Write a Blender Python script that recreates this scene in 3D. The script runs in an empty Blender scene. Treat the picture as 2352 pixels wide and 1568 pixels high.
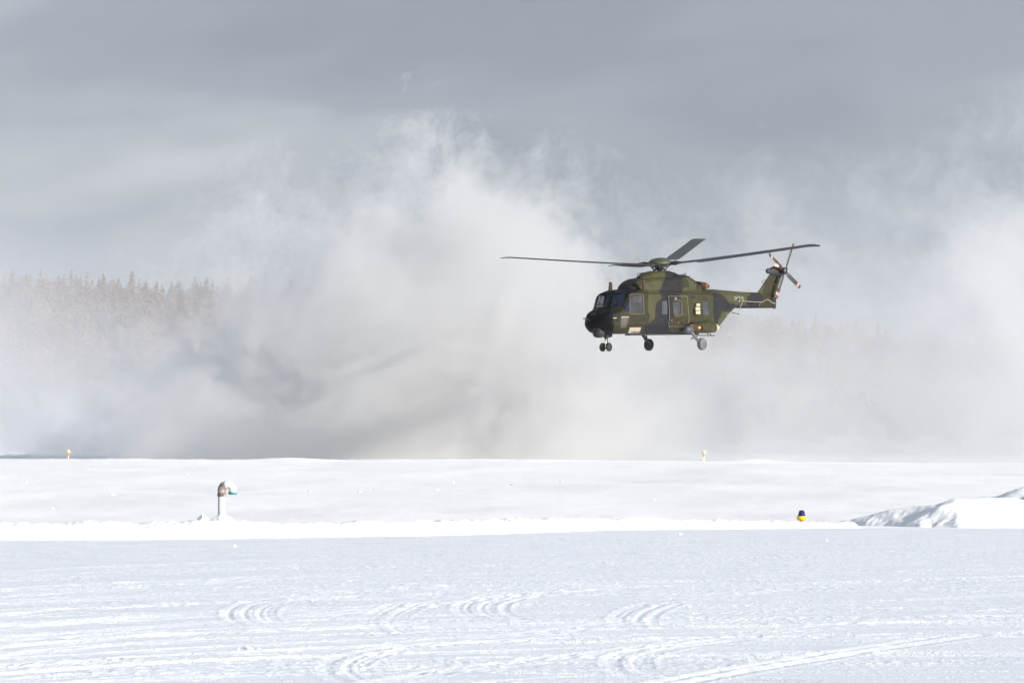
import bpy, bmesh, math, random
import numpy as np
from mathutils import Vector, Matrix

R = math.radians
random.seed(7); RNG = np.random.default_rng(7)
SC = bpy.context.scene
COL = SC.collection

# ------------------------------------------------------------------ camera
CAM_Z = 1.5                     # a photographer crouching at the edge of the apron
F = 11725.0                     # focal length in pixels of a 2352 px wide view
HORIZON = 1030.0
cam_data = bpy.data.cameras.new('camera')
cam = bpy.data.objects.new('camera', cam_data); COL.objects.link(cam)
cam_data.sensor_width = 36.0
cam_data.lens = 36.0 * F / 2352.0
cam_data.clip_start = 0.5; cam_data.clip_end = 8000
cam.location = (0, 0, CAM_Z)
cam.rotation_euler = (math.pi/2 + math.atan((HORIZON-784)/F), 0, 0)
SC.camera = cam

# ------------------------------------------------------------------ sky, sun, exposure
SUN_AZ, SUN_EL = R(52), R(16)   # to the right of the camera's back, low winter sun
sun_dir = Vector((math.sin(SUN_AZ)*math.cos(SUN_EL), -math.cos(SUN_AZ)*math.cos(SUN_EL), math.sin(SUN_EL)))
world = bpy.data.worlds.new('World'); SC.world = world; world.use_nodes = True
wt = world.node_tree; wt.nodes.clear()
def N(t, typ, **kw):
    n = t.nodes.new(typ)
    for k, v in kw.items():
        if k in ('operation', 'blend_type', 'data_type', 'noise_dimensions', 'interpolation_type', 'attribute_name', 'sky_type', 'layer_name', 'noise_type', 'feature', 'distance', 'vector_type', 'wave_type', 'bands_direction', 'clamp_factor'): setattr(n, k, v)
        else: n.inputs[k.replace('_', ' ')].default_value = v
    return n
def L(t, a, b): t.links.new(a, b)
def math_node(t, op, a, b=None, c=None, clamp=False):
    n = t.nodes.new('ShaderNodeMath'); n.operation = op; n.use_clamp = clamp
    for i, v in enumerate((a, b, c)):
        if v is None: continue
        if isinstance(v, (int, float)): n.inputs[i].default_value = v
        else: t.links.new(v, n.inputs[i])
    return n.outputs[0]
def ramp(t, fac, stops, interp='EASE'):
    n = t.nodes.new('ShaderNodeValToRGB'); n.color_ramp.interpolation = interp
    e = n.color_ramp.elements
    while len(e) < len(stops): e.new(0.5)
    for q, (p, c) in zip(e, stops):
        q.position = p; q.color = (*c, 1) if len(c) == 3 else c
    if fac is not None: t.links.new(fac, n.inputs[0])
    return n.outputs[0]
out = wt.nodes.new('ShaderNodeOutputWorld')
sky = N(wt, 'ShaderNodeTexSky', sky_type='NISHITA')
sky.sun_disc = False; sky.sun_elevation = SUN_EL; sky.sun_rotation = math.pi - SUN_AZ
sky.air_density = 1.0; sky.dust_density = 1.5
bg1 = wt.nodes.new('ShaderNodeBackground'); bg1.inputs[1].default_value = 0.08
L(wt, sky.outputs[0], bg1.inputs[0])
tc = wt.nodes.new('ShaderNodeTexCoord')
mp = wt.nodes.new('ShaderNodeMapping'); mp.inputs['Scale'].default_value = (7, 7, 26); mp.inputs['Location'].default_value = (3.1, 0.4, 0.55)
L(wt, tc.outputs['Generated'], mp.inputs[0])
n1 = N(wt, 'ShaderNodeTexNoise', Scale=1.0, Detail=3.0, Roughness=0.5, Distortion=0.4); L(wt, mp.outputs[0], n1.inputs['Vector'])
mp2 = wt.nodes.new('ShaderNodeMapping'); mp2.inputs['Scale'].default_value = (22, 22, 60); L(wt, tc.outputs['Generated'], mp2.inputs[0])
n2 = N(wt, 'ShaderNodeTexNoise', Scale=1.0, Detail=4.0, Roughness=0.5); L(wt, mp2.outputs[0], n2.inputs['Vector'])
cl = math_node(wt, 'ADD', math_node(wt, 'MULTIPLY', n1.outputs[0], 0.8), math_node(wt, 'MULTIPLY', n2.outputs[0], 0.2))
el_ = wt.nodes.new('ShaderNodeSeparateXYZ'); L(wt, tc.outputs['Generated'], el_.inputs[0])
low = math_node(wt, 'SUBTRACT', 1.0, math_node(wt, 'MULTIPLY', el_.outputs[2], 9.0), clamp=True)      # the deck thins and pales towards the horizon
cl = math_node(wt, 'MULTIPLY_ADD', low, 0.03, math_node(wt, 'SUBTRACT', cl, 0.005))
cloud_col = ramp(wt, cl, [(0.38, (0.140, 0.162, 0.200)), (0.48, (0.166, 0.188, 0.224)), (0.56, (0.215, 0.234, 0.266)), (0.66, (0.275, 0.292, 0.322))])
bg2 = wt.nodes.new('ShaderNodeBackground'); bg2.inputs[1].default_value = 1.0; L(wt, cloud_col, bg2.inputs[0])
mx = wt.nodes.new('ShaderNodeMixShader'); mx.inputs[0].default_value = 0.9
L(wt, bg1.outputs[0], mx.inputs[1]); L(wt, bg2.outputs[0], mx.inputs[2]); L(wt, mx.outputs[0], out.inputs[0])

sl = bpy.data.lights.new('sun', 'SUN'); sl.energy = 3.7; sl.angle = R(1.6); sl.color = (1.0, 0.95, 0.875)
sun = bpy.data.objects.new('sun', sl); COL.objects.link(sun)
sun.rotation_euler = sun_dir.to_track_quat('Z', 'Y').to_euler(); sun.location = (60, -60, 60)
SC.view_settings.view_transform = 'Standard'; SC.view_settings.look = 'None'
SC.view_settings.exposure = 1.0; SC.view_settings.gamma = 1.0; SC.view_settings.use_curve_mapping = False
cy = SC.cycles
cy.use_denoising = True; cy.max_bounces = 8; cy.diffuse_bounces = 2; cy.glossy_bounces = 3; cy.transmission_bounces = 4
cy.transparent_max_bounces = 12; cy.volume_bounces = 4; cy.volume_step_rate = 1.0; cy.volume_max_steps = 512
cy.use_adaptive_sampling = True; cy.adaptive_threshold = 0.03

# ------------------------------------------------------------------ helpers
def tag(o, label=None, cat=None, group=None, kind=None):
    if label: o['label'] = label
    if cat: o['category'] = cat
    if group: o['group'] = group
    if kind: o['kind'] = kind
    return o
def empty(name, loc=(0, 0, 0), rz=0.0):
    o = bpy.data.objects.new(name, None); COL.objects.link(o); o.location = loc; o.rotation_euler = (0, 0, rz); o.empty_display_size = 0.2
    return o
def mesh_obj(name, verts, faces, mat=None, parent=None, smooth=True, loc=None):
    me = bpy.data.meshes.new(name)
    if isinstance(verts, np.ndarray): verts = verts.tolist()
    if isinstance(faces, np.ndarray): faces = faces.tolist()
    me.from_pydata(verts, [], faces); me.update()
    if smooth: me.polygons.foreach_set('use_smooth', [True]*len(me.polygons))
    if mat: me.materials.append(mat)
    o = bpy.data.objects.new(name, me); COL.objects.link(o)
    if parent: o.parent = parent
    if loc is not None: o.location = loc
    return o
def fast_grid(name, P, mat):                      # P: (ny, nx, 3) array
    ny, nx = P.shape[:2]
    me = bpy.data.meshes.new(name)
    me.vertices.add(ny*nx); me.vertices.foreach_set('co', P.reshape(-1).astype(np.float32))
    i = np.arange((ny-1)*(nx-1)); r, c = i // (nx-1), i % (nx-1)
    a = r*nx + c; q = np.stack([a, a+1, a+nx+1, a+nx], 1).astype(np.int32)
    me.loops.add(q.size); me.loops.foreach_set('vertex_index', q.reshape(-1))
    me.polygons.add(len(q)); me.polygons.foreach_set('loop_start', np.arange(len(q), dtype=np.int32)*4)
    me.polygons.foreach_set('use_smooth', np.ones(len(q), dtype=bool))
    me.update(calc_edges=True); me.materials.append(mat)
    o = bpy.data.objects.new(name, me); COL.objects.link(o)
    return o
def _hash(ix, iy, seed):
    h = (ix.astype(np.int64)*374761393 + iy.astype(np.int64)*668265263 + seed*982451653) & 0x7fffffff
    h = ((h ^ (h >> 13))*1274126177) & 0x7fffffff
    return ((h ^ (h >> 16)) & 0xffff)/65535.0
def vnoise(x, y, seed=0):
    ix, iy = np.floor(x), np.floor(y); fx, fy = x-ix, y-iy
    fx = fx*fx*(3-2*fx); fy = fy*fy*(3-2*fy)
    a = _hash(ix, iy, seed); b = _hash(ix+1, iy, seed); c = _hash(ix, iy+1, seed); d = _hash(ix+1, iy+1, seed)
    return (a*(1-fx)+b*fx)*(1-fy) + (c*(1-fx)+d*fx)*fy - 0.5
def fbm(x, y, seed=0, octaves=4, rough=0.5):
    s, a = 0, 1.0
    for k in range(octaves):
        s = s + a*vnoise(x*2**k + 17.3*k, y*2**k - 9.1*k, seed+k); a *= rough
    return s
def sstep(x, a, b):
    t = np.clip((x-a)/(b-a), 0, 1); return t*t*(3-2*t)

def new_mat(name):
    m = bpy.data.materials.new(name); m.use_nodes = True
    return m, m.node_tree, m.node_tree.nodes['Principled BSDF']
def simple_mat(name, col, rough=0.5, metal=0.0, var=0.12, scale=8.0, bump=0.0, emit=None, espec=0.5):
    m, t, b = new_mat(name)
    g = t.nodes.new('ShaderNodeTexCoord')
    n = N(t, 'ShaderNodeTexNoise', Scale=scale, Detail=4.0, Roughness=0.6); L(t, g.outputs['Object'], n.inputs['Vector'])
    c = ramp(t, n.outputs[0], [(0.3, tuple(max(0, v*(1-var)) for v in col)), (0.7, tuple(min(1, v*(1+var)) for v in col))], 'LINEAR')
    L(t, c, b.inputs['Base Color'])
    b.inputs['Roughness'].default_value = rough; b.inputs['Metallic'].default_value = metal
    b.inputs['Specular IOR Level'].default_value = espec
    if bump:
        bp = N(t, 'ShaderNodeBump', Strength=bump, Distance=0.01); L(t, n.outputs[0], bp.inputs['Height']); L(t, bp.outputs[0], b.inputs['Normal'])
    if emit:
        b.inputs['Emission Color'].default_value = (*emit[0], 1); b.inputs['Emission Strength'].default_value = emit[1]
    return m

# ------------------------------------------------------------------ snow
def snow_mat(name, col, fine=40.0, coarse=5.0, sf=0.25, scs=0.3, spk=0.0):
    m, t, b = new_mat(name)
    g = t.nodes.new('ShaderNodeTexCoord')
    n = N(t, 'ShaderNodeTexNoise', Scale=fine, Detail=3.0, Roughness=0.6); L(t, g.outputs['Object'], n.inputs['Vector'])
    c = N(t, 'ShaderNodeTexNoise', Scale=coarse, Detail=5.0, Roughness=0.6); L(t, g.outputs['Object'], c.inputs['Vector'])
    b1 = N(t, 'ShaderNodeBump', Strength=scs, Distance=0.05); L(t, c.outputs[0], b1.inputs['Height'])
    b2 = N(t, 'ShaderNodeBump', Strength=sf, Distance=0.01); L(t, n.outputs[0], b2.inputs['Height']); L(t, b1.outputs[0], b2.inputs['Normal'])
    L(t, b2.outputs[0], b.inputs['Normal'])
    L(t, ramp(t, c.outputs[0], [(0.3, tuple(v*0.96 for v in col)), (0.7, col)], 'LINEAR'), b.inputs['Base Color'])
    b.inputs['Roughness'].default_value = 0.6; b.inputs['Specular IOR Level'].default_value = 0.25
    return m, t, b
M_SNOW, _, _ = snow_mat('fresh_snow', (0.91, 0.925, 0.95))
DRIFT_STEP, CLOUD_STEP, CLOUD_DETAIL, CLOUD_D = 1.0, 0.14, 6.0, 0.24
# ground material: packed (driven, swept) snow on the apron, fresh snow on the field, thin grey ice on the runway
M_GROUND, gt, gb = new_mat('snow_ground')
g = gt.nodes.new('ShaderNodeTexCoord')
att = N(gt, 'ShaderNodeAttribute', attribute_name='cover')
sep = gt.nodes.new('ShaderNodeSeparateColor'); L(gt, att.outputs['Color'], sep.inputs[0])
nf = N(gt, 'ShaderNodeTexNoise', Scale=22.0, Detail=4.0, Roughness=0.65); L(gt, g.outputs['Object'], nf.inputs['Vector'])
mpg = gt.nodes.new('ShaderNodeMapping'); mpg.inputs['Scale'].default_value = (0.8, 5.0, 1); mpg.inputs['Rotation'].default_value = (0, 0, R(-4)); L(gt, g.outputs['Object'], mpg.inputs[0])
ns = N(gt, 'ShaderNodeTexNoise', Scale=1.0, Detail=5.0, Roughness=0.6); L(gt, mpg.outputs[0], ns.inputs['Vector'])
mpc = gt.nodes.new('ShaderNodeMapping'); mpc.inputs['Scale'].default_value = (1.0, 0.35, 1); L(gt, g.outputs['Object'], mpc.inputs[0])
ncr = N(gt, 'ShaderNodeTexNoise', Scale=16.0, Detail=4.0, Roughness=0.75); L(gt, mpc.outputs[0], ncr.inputs['Vector'])
crumb = ramp(gt, math_node(gt, 'ADD', math_node(gt, 'MULTIPLY', ns.outputs[0], 0.55), math_node(gt, 'MULTIPLY', ncr.outputs[0], 0.45)), [(0.50, (0, 0, 0)), (0.60, (1, 1, 1))], 'LINEAR')
cpm = N(gt, 'ShaderNodeMixRGB'); L(gt, crumb, cpm.inputs[0]); cpm.inputs[2].default_value = (0.93, 0.94, 0.955, 1)
L(gt, ramp(gt, ns.outputs[0], [(0.35, (0.72, 0.76, 0.838)), (0.65, (0.82, 0.852, 0.905))], 'LINEAR'), cpm.inputs[1]); cp = cpm.outputs[0]
m1 = N(gt, 'ShaderNodeMixRGB'); L(gt, sep.outputs[0], m1.inputs[0]); m1.inputs[1].default_value = (0.93, 0.94, 0.96, 1); L(gt, cp, m1.inputs[2])
m2 = N(gt, 'ShaderNodeMixRGB'); L(gt, sep.outputs[1], m2.inputs[0]); L(gt, m1.outputs[0], m2.inputs[1]); m2.inputs[2].default_value = (0.74, 0.735, 0.745, 1)
m3 = N(gt, 'ShaderNodeMixRGB'); L(gt, sep.outputs[2], m3.inputs[0]); L(gt, m2.outputs[0], m3.inputs[1]); m3.inputs[2].default_value = (0.95, 0.95, 0.95, 1)
L(gt, m3.outputs[0], gb.inputs['Base Color'])
gb1 = N(gt, 'ShaderNodeBump', Strength=0.55, Distance=0.02); L(gt, math_node(gt, 'MULTIPLY', nf.outputs[0], math_node(gt, 'MULTIPLY_ADD', crumb, 0.8, 0.25)), gb1.inputs['Height']); L(gt, gb1.outputs[0], gb.inputs['Normal'])
gb.inputs['Roughness'].default_value = 0.65; gb.inputs['Specular IOR Level'].default_value = 0.25

def ground_pt(u, v, z=0.0):                        # where the apron lies under a point of the view
    Y = (CAM_Z - z)*F/(v-HORIZON); return ((u-1176)*Y/F, Y)
# the foot of the ploughed bank that ends the apron
BANK = [ground_pt(-200, 1242), ground_pt(0, 1240), ground_pt(400, 1238), ground_pt(700, 1234), ground_pt(1000, 1229), ground_pt(1400, 1217), ground_pt(1900, 1212), ground_pt(2352, 1212), ground_pt(2600, 1212)]
bx = np.array([p[0] for p in BANK]); by = np.array([p[1] for p in BANK])
def bank_y(x): return np.interp(x, bx, by, left=by[0]-1, right=by[-1]+0.5)

def base_z(x, y):
    z = np.interp(y, [0, 99, 110, 150, 200, 260, 264, 284, 290, 420, 1100, 2500], [0, 0, 0.06, 0.27, 0.56, 0.88, 0.90, 1.03, 1.0, 1.0, 1.0, 1.0])
    t = np.clip(x, 0, 60)
    z = z - sstep(y, 180, 280)*0.0075*t                # the field falls away a little to the right
    z = z - 0.22*sstep(y, 266, 284)*sstep(x, -2, 12)
    return z

# tyre tracks on the apron: (centre line in ground metres, rut half width, depth)
tracks = []
def track_px(pts, gap=0.9, w=0.22, d=0.02, tread=True):
    P = np.array([ground_pt(u, v) for u, v in pts])
    t = np.linspace(0, 1, len(P)); tt = np.linspace(0, 1, 90)
    # smooth through Catmull-Rom like interpolation
    def cr(p):
        q = np.concatenate([[2*p[0]-p[1]], p, [2*p[-1]-p[-2]]]); o = []
        for s in tt*(len(p)-1):
            i = min(int(s), len(p)-2); f = s-i; a, b, c, e = q[i], q[i+1], q[i+2], q[i+3]
            o.append(0.5*((2*b)+(c-a)*f+(2*a-5*b+4*c-e)*f*f+(3*b-a-3*c+e)*f**3))
        return np.array(o)
    C = np.stack([cr(P[:, 0]), cr(P[:, 1])], 1)
    T = np.gradient(C, axis=0); T /= np.linalg.norm(T, axis=1)[:, None]+1e-9
    Nn = np.stack([-T[:, 1], T[:, 0]], 1)
    for s in ((-gap, gap) if gap else (0,)):
        tracks.append((C + Nn*s, w, d, tread, d in (0.03, 0.032, 0.035)))
# turning circles seen in the middle of the apron
def bundle(pts, offs, w=0.045, d=0.03):
    for off in offs: track_px([(u+off, v) for u, v in pts], gap=0.0, w=w, d=d)
bundle([(2500, 1316), (1700, 1330), (1250, 1352), (980, 1372), (860, 1405), (845, 1440), (930, 1470), (1100, 1490), (1400, 1500)], (0, 14, 26, 52, 66, 82))
bundle([(1900, 1322), (1400, 1334), (1000, 1345), (700, 1362), (560, 1385), (520, 1410), (570, 1440), (720, 1462)], (0, 12, 34, 48, 70, 84, 100))
bundle([(1600, 1340), (1300, 1352), (1130, 1370), (1070, 1395), (1110, 1420), (1230, 1440)], (-20, -6, 8, 30, 44, 60, 86))
bundle([(2700, 1322), (1900, 1345), (1640, 1362), (1480, 1385), (1410, 1415), (1440, 1450), (1620, 1470)], (0, 13, 27, 50, 64, 90))
bundle([(2700, 1440), (1850, 1462), (1560, 1478), (1420, 1500), (1395, 1525), (1450, 1552), (1700, 1575)], (0, 14, 30, 56, 70, 88))
bundle([(2300, 1435), (1600, 1452), (1100, 1475), (860, 1490), (750, 1515), (735, 1540), (800, 1568), (1000, 1600)], (0, 14, 28, 58, 74, 100))
bundle([(1500, 1545), (1300, 1552), (1100, 1565), (1000, 1590)], (0, 16, 40))
bundle([(2000, 1330), (1500, 1345), (1200, 1362), (1000, 1385), (900, 1410)], (0, 12, 40, 52))
for q, pts in enumerate(([(-300, 1478), (300, 1440), (900, 1395), (1500, 1352), (2600, 1312)], [(-300, 1545), (500, 1500), (1100, 1462), (1700, 1400), (2600, 1345)], [(-300, 1420), (500, 1382), (1100, 1352), (1800, 1318), (2600, 1295)],
        [(500, 1620), (1000, 1540), (1500, 1480), (2000, 1425), (2600, 1375)], [(1200, 1620), (1700, 1530), (2100, 1470), (2600, 1425)], [(-300, 1385), (400, 1340), (1000, 1305), (1800, 1280), (2600, 1268)], [(-300, 1590), (300, 1560), (900, 1545), (1600, 1555), (2300, 1600)])):
    bundle(pts, (0, 22, 60) if q % 2 else (0, 18, 75, 95), w=0.06, d=0.019)
# long nearly straight tracks across the view, drifting away to the right
rt = random.Random(11)
for k in range(90):
    v0 = 1236 + (k/89.0)**1.25*345 + rt.uniform(-6, 6)
    sl_ = rt.uniform(18, 48)*(v0-1200)/200.0
    u0 = rt.choice([-300, -300, rt.uniform(0, 1200)]); u1 = rt.choice([2700, 2700, rt.uniform(1300, 2300)])
    A_ = min(110, (v0-1212)*rt.uniform(0.3, 0.65)); rise_ = rt.uniform(700, 1500)
    p = []
    for q in range(6):
        f = q/5.0; u = u0+(u1-u0)*f
        p.append((u, v0 + 20 - A_*(1-math.exp(-(u+300)/rise_)) + 2.5*math.sin(k*1.7+f*3)))
    if min(v for _, v in p) < 1216: continue
    track_px(p, gap=0.0, w=rt.uniform(0.04, 0.14), d=rt.uniform(0.008, 0.028), tread=rt.random() < 0.75)

def apron_relief(X, Y):
    H = np.zeros_like(X)
    ap = sstep(bank_y(X)-Y, -0.3, 0.4)
    # swept streaks and scattered crumbs
    ca, sa = math.cos(R(4)), math.sin(R(4))
    xr, yr = X*ca + Y*sa, -X*sa + Y*ca
    H += ap*0.008*fbm(xr*0.16, yr*1.1, 3, 4, 0.6)
    H += ap*0.014*fbm(xr*0.07, yr*0.35, 5, 3, 0.5)
    patch = sstep(fbm(xr*0.12, yr*0.45, 21, 3)+0.0, -0.05, 0.35)
    H += ap*patch*0.011*np.abs(fbm(X*9.0, Y*4.0, 9, 3, 0.75))
    for C, w, d, tread, arc in tracks:
        lo, hi = C.min(0)-1.0, C.max(0)+1.0
        m = (X > lo[0]) & (X < hi[0]) & (Y > lo[1]) & (Y < hi[1])
        if not m.any(): continue
        xs, ys = X[m], Y[m]
        best = np.full(xs.shape, 9.0); along = np.zeros(xs.shape)
        seg = C[1:]-C[:-1]; ln = np.linalg.norm(seg, axis=1)+1e-9; cum = np.concatenate([[0], np.cumsum(ln)])
        for i in range(len(seg)):
            a0, a1 = C[i], C[i+1]
            near = (np.minimum(a0[0], a1[0])-0.8 < xs) & (xs < np.maximum(a0[0], a1[0])+0.8) & (np.minimum(a0[1], a1[1])-0.8 < ys) & (ys < np.maximum(a0[1], a1[1])+0.8)
            if not near.any(): continue
            px, py = xs[near]-a0[0], ys[near]-a0[1]
            t = np.clip((px*seg[i, 0]+py*seg[i, 1])/ln[i]**2, 0, 1)
            dd = np.hypot(px-t*seg[i, 0], py-t*seg[i, 1])
            b = best[near]; up = dd < b; b[up] = dd[up]; best[near] = b
            al = along[near]; al[up] = (cum[i]+t*ln[i])[up]; along[near] = al
        dk = d*(0.085 if arc else 0.26)
        prof = -dk*np.exp(-(best/w)**4) + 1.1*dk*np.exp(-((best-1.5*w)/(0.45*w))**2)*(0.6+1.2*np.abs(vnoise(xs*6, ys*6, 31)))
        if tread: prof += 0.35*dk*np.sin(along*2*math.pi/0.16)*np.exp(-(best/w)**4)
        fade = 0.35+1.3*np.clip(vnoise(along*0.25, np.zeros_like(along)+d*997, 41)+0.5, 0, 1)
        if arc: fade = fade*sstep(along, 0, 0.25*cum[-1])*sstep(cum[-1]-along, 0, 0.25*cum[-1])*1.1
        H[m] += prof*fade
    return H*sstep(bank_y(X)-Y, -0.2, 0.3)

def field_relief(X, Y):
    fm = sstep(Y-bank_y(X), 0.0, 3.0)*(1-sstep(Y, 256, 266))
    H = fm*(0.26*fbm(X*0.09, Y*0.035, 51, 3) + 0.05*fbm(X*0.35, Y*0.12, 61, 4, 0.55))
    lump = np.clip(fbm(X*2.2, Y*0.8, 71, 3, 0.6)-0.56, 0, 1)
    H += fm*lump*0.0
    # the two low ridges left by the plough beside the runway
    r1 = np.exp(-((Y-(261+1.5*vnoise(X*0.05, X*0, 81)))/1.3)**2)*(0.02+0.06*np.abs(fbm(X*1.6, Y*0.3, 83, 3)))
    drift = 0.18*np.exp(-((X+11.5)/2.2)**2)*np.exp(-((Y-258)/5)**2) + 0.16*np.exp(-((X-12.6)/1.2)**2)*np.exp(-((Y-263)/3)**2)
    r2 = np.exp(-((Y-283.5)/0.9)**2)*(0.08+0.17*np.abs(fbm(X*1.4, Y*0.3, 87, 3, 0.7)))*(1-sstep(X, -6, -1)*0.9)
    return H + r1 + r2 + drift

ys = [-40, -10, 10, 20, 26]
y = 28.5
while y < 108: ys.append(y); y += 0.05*(y/33)**1.2
while y < 262: ys.append(y); y += 0.36
while y < 340: ys.append(y); y += 0.30
while y < 420: ys.append(y); y += 4
while y < 2450: ys.append(y); y += 60
ys = np.array(ys)
s_in = np.linspace(-1, 1, 620)
ext = np.array([1.15, 1.5, 2.2, 4, 8, 18, 40])
P = np.zeros((len(ys), len(s_in)+2*len(ext), 3))
for j, yy in enumerate(ys):
    hw = 0.118*max(yy, 28) + 0.6 if yy < 400 else 0.118*400 + 0.6
    hw = min(hw, 48)
    xo = hw + (ext-1)/(40-1)*(1150-hw) if True else 0
    P[j, :, 0] = np.concatenate([-xo[::-1], s_in*hw, xo]); P[j, :, 1] = yy
X, Yg = P[..., 0], P[..., 1]
Z = base_z(X, Yg)
sel = (ys > 27) & (ys < 345)
Z[sel] += apron_relief(X[sel], Yg[sel]) + field_relief(X[sel], Yg[sel])
P[..., 2] = Z
ground = fast_grid('ground', P, M_GROUND); tag(ground, kind='structure')
cov = np.zeros((X.size, 4), np.float32); cov[:, 3] = 1
packed = sstep(bank_y(X)-Yg, -0.1, 0.3)
run = sstep(Yg, 263, 264.5)*(1-sstep(Yg, 281, 283))
cov[:, 0] = packed.reshape(-1); cov[:, 1] = (run*0.9).reshape(-1)
ca = ground.data.color_attributes.new('cover', 'FLOAT_COLOR', 'POINT'); ca.data.foreach_set('color', cov.reshape(-1))

# the ploughed bank along the apron's edge, rough and crumbly
def ridge(name, xs, foot, height, depth, label, cat, seed, rough=0.35, n_across=26, group=None):
    n = len(xs); Pm = np.zeros((n_across, n, 3)); v = np.linspace(0, 1, n_across)
    for i, x in enumerate(xs):
        f, h, d = foot(x), height(x), depth(x)
        yy = f + v*d
        prof = np.sin(np.clip(v*1.04, 0, 1)**0.75*math.pi)**0.8
        Pm[:, i, 0] = x; Pm[:, i, 1] = yy; Pm[:, i, 2] = h*prof
    XX, YY = Pm[..., 0], Pm[..., 1]
    env = np.sin(v*math.pi)[:, None]
    hh = Pm[..., 2]
    hh = hh*(1 + rough*fbm(XX*1.3, YY*1.6, seed, 3)) + env*0.035*fbm(XX*7, YY*7, seed+5, 3, 0.65)*np.minimum(1, hh/0.06)
    Pm[..., 1] += env*0.10*fbm(XX*3, hh*14, seed+9, 3)
    Pm[..., 2] = base_z(XX, YY) + hh - 0.03*(1-np.clip(env*6, 0, 1))
    o = fast_grid(name, Pm, M_SNOW); tag(o, label, cat, group)
    return o
xs = np.linspace(-13, ground_pt(1985, 1213)[0], 900)
hgt = lambda x: float(np.interp(x, [-13, -9, -4.2, 0, 4, 6.5, ground_pt(1985, 1213)[0]], [0.27, 0.28, 0.25, 0.24, 0.15, 0.11, 0.0]))
ridge('snow_bank', xs, lambda x: float(bank_y(x)), hgt, lambda x: 2.2, 'long low ploughed snow bank, sunlit white, along the far edge of the apron', 'snow bank', 100)

# heaped snow at the right end of the bank
def mound(name, cx, cy, rx, ry, h, seed, label, skew=0.3, rot=0.0, n=130, power=1.25):
    u = np.linspace(-1, 1, n); UU, VV = np.meshgrid(u, u)
    r = np.sqrt(UU**2+VV**2); ang = np.arctan2(VV, UU)
    rr = r*(1+0.16*vnoise(ang*1.3+5, r*0, seed)*2)
    prof = np.clip(1-rr, 0, 1)**(1/power)
    px = UU*rx; py = VV*ry
    c, s = math.cos(rot), math.sin(rot); XX = cx+px*c-py*s; YY = cy+px*s+py*c
    ridge_ = 1+skew*UU
    hh = h*prof*ridge_*(1+0.30*fbm(XX*1.1, YY*1.1, seed+1, 3)) + np.clip(prof*4, 0, 1)*(0.05*fbm(XX*3.5, YY*3.5, seed+3, 4, 0.6) + 0.03*np.abs(fbm(XX*11, YY*11, seed+7, 2, 0.7)))
    Pm = np.stack([XX, YY, base_z(XX, YY)+hh-0.05*(1-np.clip(prof*8, 0, 1))], -1)
    o = fast_grid(name, Pm, M_SNOW); tag(o, label, 'snow mound', 'snow heaps at the right end of the bank')
    return o
# two heaps at the right end: each a few tipped faces meeting in a crest
def heap(name, xp, yp, h, planes, x0, x1, y0, y1, seed, label, n=150):
    XX, YY = np.meshgrid(np.linspace(x0, x1, n), np.linspace(y0, y1, n)); dx, dy = XX-xp, YY-yp
    wob = 0.34*fbm(XX*1.2, YY*1.2, seed, 3) + 0.06*fbm(XX*5, YY*5, seed+11, 3, 0.6); dx = dx+wob; dy = dy+0.22*fbm(XX*1.1+9, YY*1.3, seed+2, 3)
    H = np.full(XX.shape, 9.0)
    for (gx, gy, off) in planes: H = np.minimum(H, h+off+gx*dx+gy*dy)
    H = H + 0.10*fbm(XX*0.95+3, YY*0.7, seed+21, 2)
    H = np.where(H > 0, H, 0); k = np.clip(H/0.08, 0, 1)
    H = H + k*(0.012*fbm(XX*2.5, YY*2.5, seed+3, 4, 0.55) + 0.012*np.abs(fbm(XX*14, YY*14, seed+7, 2, 0.7)))
    o = fast_grid(name, np.stack([XX, YY, base_z(XX, YY)+H-0.06*(1-k)], -1), M_SNOW); tag(o, label, 'snow mound', 'snow heaps at the right end of the bank'); return o
heap('snow_mound', 8.60, 98.3, 0.56, [(0.42, 0.36, 0), (0.03, 0.42, 0), (0.0, -0.32, 0), (-0.06, 0, 0), (-0.62, 0.1, 0.72)], 6.3, 11.2, 96.4, 101, 301, 'rugged snow mound at the right end of the bank with a blue shaded left flank')
heap('snow_mound', 12.35, 107.0, 1.0, [(0.45, 0.34, 0), (0.05, 0.5, 0.1), (0, -0.35, 0), (-0.3, 0, 0.4)], 9.0, 18, 103.2, 111, 331, 'smoother snow heap behind the rugged mound, its blue shaded slope rising out of the picture', n=110)

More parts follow.
